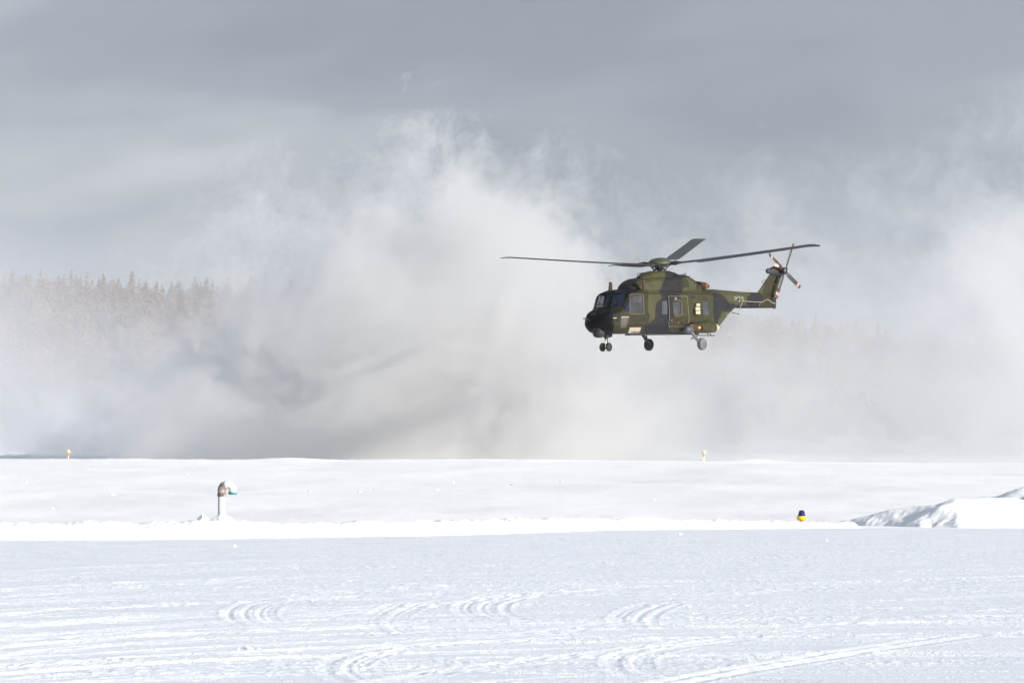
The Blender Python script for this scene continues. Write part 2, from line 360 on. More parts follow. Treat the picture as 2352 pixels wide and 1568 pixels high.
# lumps of snow lying about
def lump_mesh(seed, n=10):
    rg = np.random.default_rng(seed)
    bm = bmesh.new(); bmesh.ops.create_icosphere(bm, subdivisions=2, radius=1.0)
    ph = rg.uniform(0, 6, 6)
    for v in bm.verts:
        p = v.co; k = 1 + 0.25*math.sin(2.3*p.x+ph[0])*math.sin(2.9*p.y+ph[1]) + 0.18*math.sin(4.1*p.z+ph[2]+2*p.x) + rg.uniform(-0.10, 0.10)
        v.co = Vector((p.x*k, p.y*k*0.8, max(p.z*k*0.75, -0.25)))
    me = bpy.data.meshes.new('snow_lump'); bm.to_mesh(me); bm.free(); me.materials.append(M_SNOW)
    return me
LM = [lump_mesh(s) for s in range(5)]
def lump(u, v, w_px, label, group, field=False, k=0, sq=1.0, Yf=None):
    if field:
        lo, hi = 100.0, 262.0                         # find the field point under this part of the view
        for _ in range(40):
            m = (lo+hi)/2; x = (u-1176)*m/F
            z = float(base_z(np.array(x), np.array(m)))
            if HORIZON-(z-CAM_Z)*F/m > v: lo = m
            else: hi = m
        Y = (lo+hi)/2
    else: Y = ground_pt(u, v)[1]
    x = (u-1176)*Y/F; z = float(base_z(np.array(x), np.array(Y)))
    r = w_px*Y/F/2
    o = bpy.data.objects.new('snow_lump', LM[k % 5]); COL.objects.link(o)
    o.location = (x, Y, z+r*0.2*sq); o.scale = (r, r, r*sq); o.rotation_euler = (0, 0, k*1.3)
    tag(o, label, 'snow lump', group)
    return o
G1 = 'loose snow lumps on the apron'; G2 = 'snow lumps scattered over the field'
lump(570, 1490, 24, 'biggest crumbled snow lump in the near left of the apron', G1, k=0, sq=0.8)
lump(596, 1491, 13, 'round snow lump touching the right side of the biggest apron lump', G1, k=1, sq=0.9)
lump(548, 1492, 10, 'small snow crumb just left of the biggest apron lump', G1, k=2)
lump(540, 1256, 11, 'snow lump on the apron below the white vent pipe', G1, k=3, sq=1.1)
lump(716, 1380, 11, 'snow lump beside the left turning circle of tyre marks', G1, k=4)
lump(1562, 1227, 10, 'snow lump at the foot of the bank right of the middle', G1, k=1)
lump(1898, 1242, 7, 'tiny snow lump on the apron under the blue light', G1, k=2)
for i, (u, v, w) in enumerate([(1415, 1117, 14), (1550, 1119, 15), (1595, 1118, 13), (1683, 1117, 17), (1725, 1119, 18), (1500, 1148, 12), (1818, 1118, 10), (1824, 1134, 12), (2105, 1144, 11),
        (2048, 1142, 9), (2195, 1117, 10), (2170, 1124, 10), (2112, 1156, 13), (2236, 1162, 13), (1460, 1137, 9), (1630, 1107, 8), (1300, 1129, 12), (1225, 1138, 11), (1040, 1108, 12), (1175, 1113, 10),
        (1005, 1125, 10), (826, 1129, 13), (935, 1136, 13), (710, 1128, 10), (860, 1124, 8), (258//2+130, 1136, 14), (120, 1168, 14), (395, 1133, 9), (430, 1091, 10), (2376//2+100, 1106, 9), (2330, 1137, 9), (60, 1106, 10)]):
    lump(u, v, w, 'small rounded lump of snow lying on the smooth white field', G2, field=True, k=i, sq=0.42)

# ------------------------------------------------------------------ wooded hill
def hill_z(x, y):
    t = np.clip((y-1120)/(1500-1120), 0, 1)
    z = 1.0 + 37.5*(t**0.9) + 0.0*x
    z = z + np.where(y > 1500, (y-1500)*0.02, 0)
    return z + t*(4.0*np.sin(x*0.010+1.0) + 2.5*np.sin(x*0.031+0.5) - 0.018*x - np.clip(0.17*(x-5), 0, 13))
gx = np.linspace(-650, 650, 90); gy = np.linspace(1105, 2100, 50)
GX, GY = np.meshgrid(gx, gy)
M_HILL = simple_mat('hill_snow', (0.42, 0.40, 0.40), 0.9, scale=0.05)
hill = fast_grid('hill', np.stack([GX, GY, hill_z(GX, GY)-0.6], -1), M_HILL); tag(hill, kind='structure')

def conifer(seed, tiers, h, spread):
    """foliage of one conifer: drooping ragged branch fans in tiers; returns verts, faces, trunk verts/faces"""
    rg = np.random.default_rng(seed); V, Fc = [], []
    for k in range(tiers):
        f = k/(tiers-1); z = h*(0.14+0.84*f); r = spread*(1-f)**0.65*(0.75+0.5*rg.random())+0.12
        nb = int(9-4*f); a0 = rg.random()*6.28
        for b in range(nb):
            a = a0+6.283*b/nb+rg.uniform(-0.3, 0.3); rr = r*rg.uniform(0.65, 1.2); w = 0.42+0.25*rr*0.5
            drop = rr*rg.uniform(0.25, 0.5)
            c, s = math.cos(a), math.sin(a); i = len(V)
            tz = z+rg.uniform(-0.2, 0.2)
            V += [(0, 0, tz+0.25), (c*rr*0.5-s*w, s*rr*0.5+c*w, tz-drop*0.35-0.2), (c*rr, s*rr, tz-drop), (c*rr*0.5+s*w, s*rr*0.5-c*w, tz-drop*0.35-0.2), (c*rr*0.45, s*rr*0.45, tz+0.12)]
            Fc += [(i, i+1, i+4), (i+1, i+2, i+4), (i+2, i+3, i+4), (i+3, i, i+4)]
    i = len(V); V += [(0.1, 0, h*0.9), (-0.07, 0.09, h*0.9), (-0.07, -0.09, h*0.9), (0, 0, h*1.04)]
    Fc += [(i, i+1, i+3), (i+1, i+2, i+3), (i+2, i, i+3)]
    T, TF = [], []
    for k, (zz, rr) in enumerate([(-1.0, 0.26), (h*0.5, 0.15), (h*0.93, 0.04)]):
        for q in range(5): T.append((rr*math.cos(q*1.2566), rr*math.sin(q*1.2566), zz))
    for k in range(2):
        for q in range(5): TF.append((k*5+q, k*5+(q+1) % 5, k*5+5+(q+1) % 5, k*5+5+q))
    return V, Fc, T, TF
def leaf_mat(name, ca_, cb_):
    m, t, b = new_mat(name)
    g = t.nodes.new('ShaderNodeTexCoord'); oi = t.nodes.new('ShaderNodeObjectInfo')
    geo = t.nodes.new('ShaderNodeNewGeometry')
    n = N(t, 'ShaderNodeTexNoise', Scale=0.11, Detail=5.0, Roughness=0.7); L(t, geo.outputs['Position'], n.inputs['Vector'])
    L(t, ramp(t, n.outputs[0], [(0.35, ca_), (0.65, cb_)], 'LINEAR'), b.inputs['Base Color'])
    b.inputs['Roughness'].default_value = 0.9; b.inputs['Specular IOR Level'].default_value = 0.1
    return m
M_NEEDLE = leaf_mat('frosted_needles', (0.050, 0.032, 0.020), (0.27, 0.145, 0.072))
M_BARK = simple_mat('tree_bark', (0.09, 0.06, 0.045), 0.9, scale=2)
TREES = []
for s, (t_, h_, sp) in enumerate([(13, 12, 3.4), (12, 11, 3.9), (15, 13.5, 3.2), (11, 10.5, 3.0), (13, 12, 4.2)]):
    V, Fc, T, TF = conifer(500+s, t_, h_, sp)
    mc = bpy.data.meshes.new('crown'); mc.from_pydata(V, [], Fc); mc.materials.append(M_NEEDLE)
    mtk = bpy.data.meshes.new('trunk'); mtk.from_pydata(T, [], TF); mtk.materials.append(M_BARK)
    TREES.append((mc, mtk, np.array(V), Fc))
tr = random.Random(5)
n_ind = 0
def individual(x, y, label):
    mc, mtk, _, _ = TREES[tr.randrange(5)]
    e = empty('conifer_tree', (x, y, float(hill_z(np.array(x), np.array(y)))-0.7), tr.uniform(0, 6.28))
    k = tr.uniform(0.72, 1.12); e.scale = (k, k, k*tr.uniform(0.92, 1.12))
    tag(e, label, 'tree', 'conifers along the top of the wooded hill')
    for nm, me in (('crown', mc), ('trunk', mtk)):
        c = bpy.data.objects.new(nm, me); COL.objects.link(c); c.parent = e
for k in range(150):                                    # the skyline row, where each top shows against the sky
    x = -170 + k*1.62 + tr.uniform(-0.7, 0.7); individual(x, 1494+tr.uniform(-12, 8), 'frosted brown conifer rising above the misty skyline of the wooded hill')
for k in range(80):
    x = -165 + k*2.0 + tr.uniform(-0.9, 0.9); individual(x, 1466+tr.uniform(-12, 10), 'frosted brown conifer rising above the misty skyline of the wooded hill')
for k in range(66):
    x = 72 + k*1.9 + tr.uniform(-0.8, 0.8); individual(x, 1492+tr.uniform(-12, 10), 'frosted brown conifer rising above the misty skyline of the wooded hill')
AV, AF, off = [], [], 0
rgf = np.random.default_rng(99)
for k in range(3300):
    x = rgf.uniform(-215, 215)
    y = rgf.uniform(1135, 1455) if k < 2700 else rgf.uniform(1505, 1545)
    _, _, V, Fc = TREES[k % 5]
    a = rgf.uniform(0, 6.28); kk = rgf.uniform(0.7, 1.12); c, s = math.cos(a), math.sin(a)
    W = np.stack([(V[:, 0]*c-V[:, 1]*s)*kk+x, (V[:, 0]*s+V[:, 1]*c)*kk+y, V[:, 2]*kk+float(hill_z(np.array(x), np.array(y)))-0.7], 1)
    keep = Fc if k % 3 == 0 else Fc[::2] + Fc[1::4]
    AV.append(W); AF.append(np.array([f for f in keep])+off); off += len(W)
forest = mesh_obj('forest', np.concatenate(AV), np.concatenate(AF), M_NEEDLE, smooth=False)
tag(forest, kind='stuff')

# ------------------------------------------------------------------ air: light haze, blown snow
def box_mesh(name, x0, x1, y0, y1, z0, z1, mat):
    v = [(x, y, z) for x in (x0, x1) for y in (y0, y1) for z in (z0, z1)]
    f = [(0, 1, 3, 2), (4, 6, 7, 5), (0, 4, 5, 1), (2, 3, 7, 6), (0, 2, 6, 4), (1, 5, 7, 3)]
    return mesh_obj(name, v, f, mat, smooth=False)
def vol_mat(name, col, dens, aniso=0.0, step=1.0):
    m = bpy.data.materials.new(name); m.use_nodes = True; t = m.node_tree; t.nodes.clear()
    o = t.nodes.new('ShaderNodeOutputMaterial'); p = t.nodes.new('ShaderNodeVolumePrincipled')
    p.inputs['Color'].default_value = (*col, 1); p.inputs['Density'].default_value = dens; p.inputs['Anisotropy'].default_value = aniso
    L(t, p.outputs[0], o.inputs['Volume']); m.cycles.volume_step_rate = step
    return m, t, p
M_HAZE, _, _ = vol_mat('haze', (0.93, 0.95, 1.0), 0.00003)
hz = box_mesh('haze', -1300, 1300, -120, 2480, -1.6, 82, M_HAZE); tag(hz, kind='stuff')

# fine snow still drifting in the air between the runway and the wooded hill
M_DRIFT, t, p = vol_mat('drifting_snow', (0.95, 0.96, 0.985), 0.001, aniso=0.5, step=DRIFT_STEP)
g = t.nodes.new('ShaderNodeTexCoord'); sx = t.nodes.new('ShaderNodeSeparateXYZ'); L(t, g.outputs['Object'], sx.inputs[0])
mpd = t.nodes.new('ShaderNodeMapping'); mpd.inputs['Scale'].default_value = (0.02, 0.006, 0.03); L(t, g.outputs['Object'], mpd.inputs[0])
nd = N(t, 'ShaderNodeTexNoise', Scale=1.0, Detail=4.0, Roughness=0.55, Distortion=0.6); L(t, mpd.outputs[0], nd.inputs['Vector'])
top = math_node(t, 'MULTIPLY', math_node(t, 'SUBTRACT', 1.0, math_node(t, 'DIVIDE', sx.outputs[2], 56.0), clamp=True), 1.0)
top = math_node(t, 'POWER', top, 2.0)
lft = math_node(t, 'MULTIPLY_ADD', math_node(t, 'MULTIPLY_ADD', sx.outputs[0], -1/60.0, -0.55, clamp=True), 2.6, 0.45)   # thicker towards the left
rgt = t.nodes.new('ShaderNodeMapRange'); rgt.inputs['From Min'].default_value = 20; rgt.inputs['From Max'].default_value = 75; rgt.inputs['To Max'].default_value = 0.75; L(t, sx.outputs[0], rgt.inputs['Value'])
lft = math_node(t, 'ADD', lft, rgt.outputs[0])
dn = math_node(t, 'MULTIPLY', math_node(t, 'MULTIPLY', top, lft), math_node(t, 'MULTIPLY_ADD', nd.outputs[0], 3.2, -0.9, clamp=False))
dn = math_node(t, 'MAXIMUM', math_node(t, 'MULTIPLY', dn, 0.0037), 0.0)
L(t, dn, p.inputs['Density'])
drift = box_mesh('drifting_snow', -260, 260, 430, 1080, -1.0, 58, M_DRIFT); tag(drift, kind='stuff')

# the snow cloud thrown up by the rotor: a billowing curtain on the runway behind the aircraft
TOP = [(-500, 1010), (-100, 985), (60, 950), (160, 890), (250, 810), (330, 730), (400, 690), (470, 640), (540, 545), (600, 495), (660, 460), (720, 470), (790, 445), (830, 410), (900, 380), (960, 345), (1040, 325), (1110, 350), (1170, 400), (1240, 375), (1310, 390), (1360, 440), (1430, 510), (1500, 530), (1570, 480), (1650, 435), (1750, 410), (1900, 425), (2000, 430), (2100, 400), (2200, 350), (2300, 322), (2400, 340), (2600, 400), (2900, 700), (3100, 960)]
DN = [(-500, .3), (100, .5), (300, 1.1), (500, 1.3), (700, 1.5), (900, 1.6), (1200, 1.4), (1400, .9), (1550, .55), (1650, .32), (1800, .28), (2000, .26), (2120, .34), (2280, .52), (2400, .5), (3100, .3)]
XW = 50.0                                          # the curtain runs obliquely: to the left it stands beyond the runway
def lag(x): return 18.0*float(sstep(np.array(-x), 16.0, 38.0))
def at_u(u):
    x = (u-1176)*284/F
    for _ in range(30): x = 0.5*x+0.5*(u-1176)*(284+lag(x))/F
    return x, 284+lag(x)
def xn(u): return (at_u(u)[0]+XW)/(2*XW)
def top_z(u, v): return CAM_Z+(HORIZON-v)*at_u(u)[1]/F
M_CLOUD, t, p = vol_mat('blown_snow', (0.993, 0.996, 1.0), 0.1, aniso=0.53, step=CLOUD_STEP)
g = t.nodes.new('ShaderNodeTexCoord'); sx = t.nodes.new('ShaderNodeSeparateXYZ'); L(t, g.outputs['Object'], sx.inputs[0])
wn = N(t, 'ShaderNodeTexNoise', Scale=0.16, Detail=2.0); L(t, g.outputs['Object'], wn.inputs['Vector'])
vm = t.nodes.new('ShaderNodeVectorMath'); vm.operation = 'MULTIPLY_ADD'; L(t, wn.outputs['Color'], vm.inputs[0]); vm.inputs[1].default_value = (6, 6, 6); L(t, g.outputs['Object'], vm.inputs[2])
nb = N(t, 'ShaderNodeTexNoise', Scale=0.19, Detail=CLOUD_DETAIL, Roughness=0.68, Lacunarity=2.2); L(t, vm.outputs[0], nb.inputs['Vector'])
xx = math_node(t, 'MULTIPLY_ADD', sx.outputs[0], 1/(2*XW), 0.5)
def curve(t, fac, pts):
    n = t.nodes.new('ShaderNodeFloatCurve'); L(t, fac, n.inputs['Value']); c = n.mapping.curves[0]
    pts = [(min(1, max(0, a)), b) for a, b in pts]
    while len(c.points) < len(pts): c.points.new(0.5, 0.5)
    for q, (a, b) in zip(c.points, pts): q.location = (a, b); q.handle_type = 'AUTO'
    n.mapping.use_clip = False; n.mapping.update()
    return n.outputs[0]
Hx = math_node(t, 'MULTIPLY', curve(t, xx, [(xn(u), top_z(u, v)/25.0) for u, v in TOP if 0 <= xn(u) <= 1]), 25.0)
Dx = curve(t, xx, [(xn(u), d) for u, d in DN if 0 <= xn(u) <= 1])
e_top = math_node(t, 'MULTIPLY', math_node(t, 'SUBTRACT', math_node(t, 'SUBTRACT', Hx, 0.9), sx.outputs[2]), 1/4.5)
# the front bellies out towards the aircraft, the back slopes away
lg = t.nodes.new('ShaderNodeMapRange'); lg.interpolation_type = 'SMOOTHSTEP'; lg.inputs['From Min'].default_value = -16.0; lg.inputs['From Max'].default_value = -38.0; lg.inputs['To Max'].default_value = 18.0; L(t, sx.outputs[0], lg.inputs['Value'])
yl = math_node(t, 'SUBTRACT', sx.outputs[1], lg.outputs[0])
e_fr = math_node(t, 'MULTIPLY', math_node(t, 'SUBTRACT', yl, 265.0), 1/2.6)
e_bk = math_node(t, 'MULTIPLY', math_node(t, 'SUBTRACT', 289.0, yl), 1/3.0)
env = math_node(t, 'MINIMUM', math_node(t, 'MINIMUM', e_top, e_fr), e_bk)
env = math_node(t, 'MINIMUM', env, 1.4)
er = math_node(t, 'MULTIPLY_ADD', nb.outputs[0], 9.5, -4.75-0.35)
dd = math_node(t, 'ADD', env, er)
sm = t.nodes.new('ShaderNodeMapRange'); sm.interpolation_type = 'SMOOTHSTEP'; sm.inputs['From Min'].default_value = 0.0; sm.inputs['From Max'].default_value = 1.1; L(t, dd, sm.inputs['Value'])
n3 = N(t, 'ShaderNodeTexNoise', Scale=0.055, Detail=0.0); L(t, g.outputs['Object'], n3.inputs['Vector'])
mod = math_node(t, 'MULTIPLY_ADD', n3.outputs[0], 1.3, 0.3); mod = math_node(t, 'MAXIMUM', mod, 0.2)
dens = math_node(t, 'MULTIPLY', math_node(t, 'MULTIPLY', sm.outputs[0], Dx), math_node(t, 'MULTIPLY', mod, CLOUD_D))
L(t, dens, p.inputs['Density'])
# its hull follows the billow outline with a margin, so little empty air is searched
hx = np.linspace(-49, 49, 80)
hz_ = np.interp(hx, [at_u(u)[0] for u, v in TOP], [top_z(u, v) for u, v in TOP]) + 3.6
hv, hf = [], []
for x, h in zip(hx, hz_):
    d = lag(x); hv += [(x, 260+d, -1.0), (x, 260+d, max(1.5, h*0.75)), (x, 268+d, max(2.0, h)), (x, 286+d, max(2.0, h)), (x, 293+d, max(1.5, h*0.8)), (x, 293+d, -1.0)]
for i in range(len(hx)-1):
    for k in range(6):
        a, b = i*6+k, i*6+(k+1) % 6; hf.append((a, b, b+6, a+6))
hf.append(tuple(range(6))[::-1]); hf.append(tuple(len(hv)-6+k for k in range(6)))
cloud = mesh_obj('snow_cloud', hv, hf, M_CLOUD, smooth=False); tag(cloud, kind='stuff')
bm = bmesh.new(); bm.from_mesh(cloud.data); bmesh.ops.recalc_face_normals(bm, faces=bm.faces); bm.to_mesh(cloud.data); bm.free()
# ------------------------------------------------------------------ vent pipe on the bank
def tube_along(pts, r, seg=20, name='tube', mat=None, parent=None, caps=True):
    bm = bmesh.new(); prev = None; n = len(pts)
    for i, p in enumerate(pts):
        p = Vector(p); t = (Vector(pts[min(i+1, n-1)])-Vector(pts[max(i-1, 0)])).normalized(); yv = Vector((0, 1, 0)); xv = yv.cross(t).normalized()
        rr = r[i] if isinstance(r, (list, tuple)) else r
        ring = [bm.verts.new(p+xv*rr*math.cos(6.28319*k/seg)+yv*rr*math.sin(6.28319*k/seg)) for k in range(seg)]
        if prev:
            for k in range(seg): bm.faces.new((prev[k], prev[(k+1) % seg], ring[(k+1) % seg], ring[k]))
        elif caps: bm.faces.new(ring[::-1])
        prev = ring
    if caps: bm.faces.new(prev)
    bmesh.ops.recalc_face_normals(bm, faces=bm.faces)
    me = bpy.data.meshes.new(name); bm.to_mesh(me); bm.free(); me.materials.append(mat); me.polygons.foreach_set('use_smooth', [True]*len(me.polygons))
    o = bpy.data.objects.new(name, me); COL.objects.link(o); o.parent = parent
    return o
M_PIPE = simple_mat('white_pipe_paint', (0.58, 0.60, 0.62), 0.5, var=0.06, scale=4)
M_RUST, rt_, rb_ = new_mat('flaking_rusty_paint')
g = rt_.nodes.new('ShaderNodeTexCoord'); n = N(rt_, 'ShaderNodeTexNoise', Scale=7.0, Detail=5.0, Roughness=0.65); L(rt_, g.outputs['Object'], n.inputs['Vector'])
L(rt_, ramp(rt_, n.outputs[0], [(0.44, (0.13, 0.095, 0.08)), (0.54, (0.27, 0.22, 0.20)), (0.64, (0.45, 0.43, 0.42))], 'LINEAR'), rb_.inputs['Base Color']); rb_.inputs['Roughness'].default_value = 0.8
M_GREEN = simple_mat('green_rim', (0.04, 0.22, 0.17), 0.5)
PY = 90.0; px_ = F/PY
def PX(u): return (u-1176)/px_
def PZ(v): return CAM_Z+(HORIZON-v)/px_
pipe = empty('vent_pipe', (PX(509.5), PY, PZ(1192))); tag(pipe, 'white gooseneck vent pipe with a rusty elbow and green rim standing in the snow bank', 'vent pipe')
pr = 8.9/px_
zt_ = PZ(1135)-PZ(1192)
tube_along([(0, 0, -0.5), (0, 0, zt_)], pr, name='riser', mat=M_PIPE, parent=pipe)
Rb = 12.5/px_; zc_ = PZ(1125)-PZ(1192)
el = [(0, 0, zt_-0.01), (0, 0, zc_)]+[(Rb-Rb*math.cos(t), 0, zc_+Rb*math.sin(t)) for t in np.linspace(0.15, math.pi*0.36, 7)]
tube_along(el, pr*1.06, name='rusty_elbow', mat=M_RUST, parent=pipe)
tube_along([(0, 0, zt_-0.03), (0, 0, zt_+0.015)], pr*1.16, name='collar', mat=M_RUST, parent=pipe)
el2 = [(Rb-Rb*math.cos(t), 0, zc_+Rb*math.sin(t)) for t in np.linspace(math.pi*0.35, math.pi*0.98, 10)]+[(2*Rb, 0, zc_), (2*Rb, 0, PZ(1131)-PZ(1192))]
tube_along(el2, pr*1.0, name='white_elbow', mat=M_PIPE, parent=pipe)
tube_along([(2*Rb, 0, PZ(1135)-PZ(1192)), (2*Rb, 0, PZ(1130)-PZ(1192))], pr*1.10, name='rim', mat=M_GREEN, parent=pipe)
tube_along([(2*Rb, 0, PZ(1135.2)-PZ(1192)), (2*Rb, 0, PZ(1134)-PZ(1192))], pr*0.9, name='opening', mat=M_RUST, parent=pipe)
mound('snow_heap', PX(515), 89.2, 0.34, 0.5, 0.26, 401, 'small snow heap packed round the foot of the vent pipe', 0.0, n=50)['group'] = ''
mound('snow_heap', PX(472), 89.2, 0.20, 0.35, 0.25, 411, 'pointed little snow heap just left of the vent pipe', 0.0, n=40)['group'] = ''
for o in [o for o in bpy.data.objects if o.name.startswith('snow_heap')]:
    del o['group']; o['category'] = 'snow heap'; o.location.z = 0.13

# ------------------------------------------------------------------ lights
def lathe_obj(name, prof, mat, parent, seg=24):
    bm = bmesh.new(); prev = None
    for r, z in prof:
        ring = [bm.verts.new((r*math.cos(6.28319*k/seg), r*math.sin(6.28319*k/seg), z)) for k in range(seg)]
        if prev:
            for k in range(seg): bm.faces.new((prev[k], prev[(k+1) % seg], ring[(k+1) % seg], ring[k]))
        else: bm.faces.new(ring[::-1])
        prev = ring
    bm.faces.new(prev)
    me = bpy.data.meshes.new(name); bm.to_mesh(me); bm.free(); me.materials.append(mat); me.polygons.foreach_set('use_smooth', [True]*len(me.polygons))
    o = bpy.data.objects.new(name, me); COL.objects.link(o); o.parent = parent
    return o
M_YEL = simple_mat('yellow_paint', (0.85, 0.52, 0.01), 0.45, var=0.05)
M_BLUE, tb_, bb_ = new_mat('blue_lens')
bb_.inputs['Base Color'].default_value = (0.012, 0.008, 0.10, 1); bb_.inputs['Roughness'].default_value = 0.12; bb_.inputs['Coat Weight'].default_value = 0.5
g = tb_.nodes.new('ShaderNodeTexCoord'); n = N(tb_, 'ShaderNodeTexNoise', Scale=20.0); L(tb_, g.outputs['Object'], n.inputs['Vector']); L(tb_, ramp(tb_, n.outputs[0], [(0.3, (0.008, 0.006, 0.08)), (0.7, (0.03, 0.018, 0.16))]), bb_.inputs['Base Color'])
BY_ = 98.2; bp = F/BY_
tl = empty('taxiway_light', ((1841-1176)/bp, BY_, CAM_Z+(HORIZON-1199)/bp)); tag(tl, 'blue taxiway edge light on a yellow base standing on the snow bank', 'airfield light')
k1 = 1/bp
lathe_obj('stem', [(3.0*k1, -20*k1), (3.0*k1, 6*k1), (6*k1, 7*k1)], M_YEL, tl)
lathe_obj('base', [(5*k1, 4*k1), (9.5*k1, 6*k1), (11*k1, 7.5*k1), (11.2*k1, 13.5*k1), (10.5*k1, 14.5*k1), (4*k1, 14.6*k1)], M_YEL, tl)
lathe_obj('lens', [(9*k1, 14.6*k1), (8.6*k1, 16*k1), (8.0*k1, 19*k1), (6.6*k1, 24*k1), (5.5*k1, 27*k1), (4.2*k1, 27.8*k1), (2*k1, 28*k1)], M_BLUE, tl)
M_LAMP = simple_mat('pale_yellow_lens', (0.85, 0.70, 0.38), 0.25)
M_ORPAINT = simple_mat('orange_yellow_paint', (0.80, 0.32, 0.015), 0.5)
M_PALE = simple_mat('pale_pole', (0.78, 0.72, 0.66), 0.6)
def edge_light(u, vb, Y, label):
    k = 1/(F/Y); e = empty('runway_light', ((u-1176)*k, Y, CAM_Z+(HORIZON-vb)*k)); tag(e, label, 'airfield light')
    lathe_obj('pole', [(1.5*k, -12*k), (1.5*k, 6*k)], M_PALE, e, 12); lathe_obj('neck', [(1.7*k, 5*k), (1.8*k, 10*k), (4.6*k, 12.5*k)], M_ORPAINT, e, 16)
    lathe_obj('lamp', [(4.6*k, 12.5*k), (4.8*k, 14*k), (4.2*k, 17*k), (2.6*k, 18.4*k), (.5*k, 18.8*k)], M_LAMP, e, 16)
edge_light(1616.5, 1052.5, 260.0, 'runway edge light on a thin pale pole below the helicopter')
edge_light(157, 1051, 268.0, 'runway edge light half sunk in snow far left of the vent pipe')
# ================================================================== helicopter
# local frame: +X nose, +Y port side (towards the camera), +Z up, origin under the rotor mast at wheel height
TH = R(53)
HX, HY, HZ = (0, 0, 0), 250.0, CAM_Z + (HORIZON-805.3)*250.0/F
heli = empty('helicopter', ((1286.25+862*.26562-1176)*HY/F, HY, HZ), math.pi + TH)
tag(heli, 'camouflaged twin engined transport helicopter hovering with its wheels down before the snow cloud', 'helicopter')
def XA(a, y): return (862+141.3*y-a)/106.0          # from the side view drawing to metres
def ZB(b): return (1095-b)/176.6

CAM_L = (0.052, 0.052, 0.025); CAM_O = (0.029, 0.027, 0.015); CAM_K = (0.018, 0.0175, 0.020); CAM_B = (0.017, 0.015, 0.013); CAM_M = (0.038, 0.038, 0.019); CAM_N = (0.004, 0.0045, 0.006)
POLY = [
 (CAM_O, [(560, 560), (745, 560), (742, 650), (737, 700), (765, 800), (735, 855), (720, 960), (400, 980), (430, 800), (520, 700)]),
 (CAM_M, [(1035, 590), (1330, 590), (1350, 960), (930, 960), (925, 905), (940, 870), (985, 780), (1035, 700)]),
 (CAM_O, [(925, 905), (975, 812), (1110, 800), (1130, 960), (930, 965)]),
 (CAM_K, [(857, 606), (1032, 606), (1034, 668), (985, 672), (982, 790), (960, 830), (940, 870), (925, 905), (961, 975), (705, 975), (712, 873), (732, 858), (778, 843), (805, 812), (814, 777), (815, 720), (819, 696), (838, 675), (857, 655)]),
 (CAM_K, [(912, 440), (1068, 430), (1062, 575), (1045, 608), (860, 605), (845, 590), (862, 560), (880, 530), (893, 500)]),
 (CAM_K, [(905, 400), (1045, 400), (1100, 432), (1130, 436), (1150, 462), (1060, 470), (905, 470)]),
 (CAM_K, [(440, 450), (690, 450), (655, 500), (650, 540), (600, 572), (470, 590)]),
 (CAM_N, [(300, 560), (690, 560), (640, 592), (585, 606), (500, 700), (300, 700)]),
 (CAM_K, [(1317, 606), (1350, 600), (1380, 604), (1428, 629), (1445, 655), (1462, 672), (1490, 684), (1516, 687), (1532, 700), (1560, 712), (1622, 706), (1622, 624), (1652, 624), (1652, 595), (1735, 590), (1758, 619), (1756, 690), (1734, 745), (1420, 760), (1345, 900), (1338, 800), (1330, 700)]),
 (CAM_N, [(100, 640), (430, 690), (470, 740), (475, 800), (430, 830), (430, 960), (100, 990)]),
 (CAM_B, [(420, 700), (520, 740), (480, 820), (430, 820)]),
 (CAM_O, [(1810, 330), (1990, 330), (1960, 470), (1940, 600), (1895, 760), (1735, 760), (1758, 660), (1760, 600)]),
 (CAM_K, [(1790, 330), (1990, 330), (1970, 420), (1900, 470), (1850, 450), (1790, 450)]),
]
def inside(px, py, poly):
    c = np.zeros(px.shape, bool); n = len(poly)
    for i in range(n):
        x1, y1 = poly[i]; x2, y2 = poly[(i+1) % n]
        m = ((y1 > py) != (y2 > py)); xi = (x2-x1)*(py-y1)/((y2-y1) if y2 != y1 else 1e-9)+x1
        c ^= m & (px < xi)
    return c
def camo(o, seams=True):
    me = o.data; n = len(me.vertices); co = np.zeros(n*3, np.float32); me.vertices.foreach_get('co', co); co = co.reshape(-1, 3)
    a = 862+141.3*np.abs(co[:, 1])-106*co[:, 0]; b = 1095-176.6*co[:, 2]
    a = a + 5*np.sin(b/37.0)+3*np.sin(b/13.0); b = b+4*np.sin(a/41.0)
    col = np.ones((n, 4), np.float32); col[:, :3] = CAM_L
    for c, p in POLY: col[inside(a, b, p), :3] = c
    if seams:
        port = co[:, 1] > -9
        for a0, b0, b1 in ((737, 610, 945), (1128, 610, 850), (1228, 612, 840), (1338, 600, 880), (480, 740, 940), (780, 850, 945), (895, 850, 945), (700, 470, 590), (905, 470, 590), (1130, 450, 590), (1190, 480, 590), (1450, 580, 760), (1660, 590, 730), (1745, 600, 730)):
            m_ = (np.abs(a-a0-(b-b0)*0.04) < 2.4) & (b > b0) & (b < b1); col[m_, :3] *= 0.62
        for b0, a0, a1 in ((833, 480, 1330), (890, 715, 930), (606, 740, 1300), (520, 905, 1035), (668, 1345, 1520)):
            m_ = (np.abs(b-b0) < 2.6) & (a > a0) & (a < a1); col[m_, :3] *= 0.66
        soot = np.clip(1-np.hypot((a-1300)/110, (b-560)/70), 0, 1); col[:, :3] *= (1-0.45*soot)[:, None]
    at = me.color_attributes.new('camo', 'FLOAT_COLOR', 'POINT'); at.data.foreach_set('color', col.reshape(-1))
M_CAMO, ct, cb = new_mat('camouflage_paint')
ca_ = N(ct, 'ShaderNodeAttribute', attribute_name='camo'); gg = ct.nodes.new('ShaderNodeTexCoord')
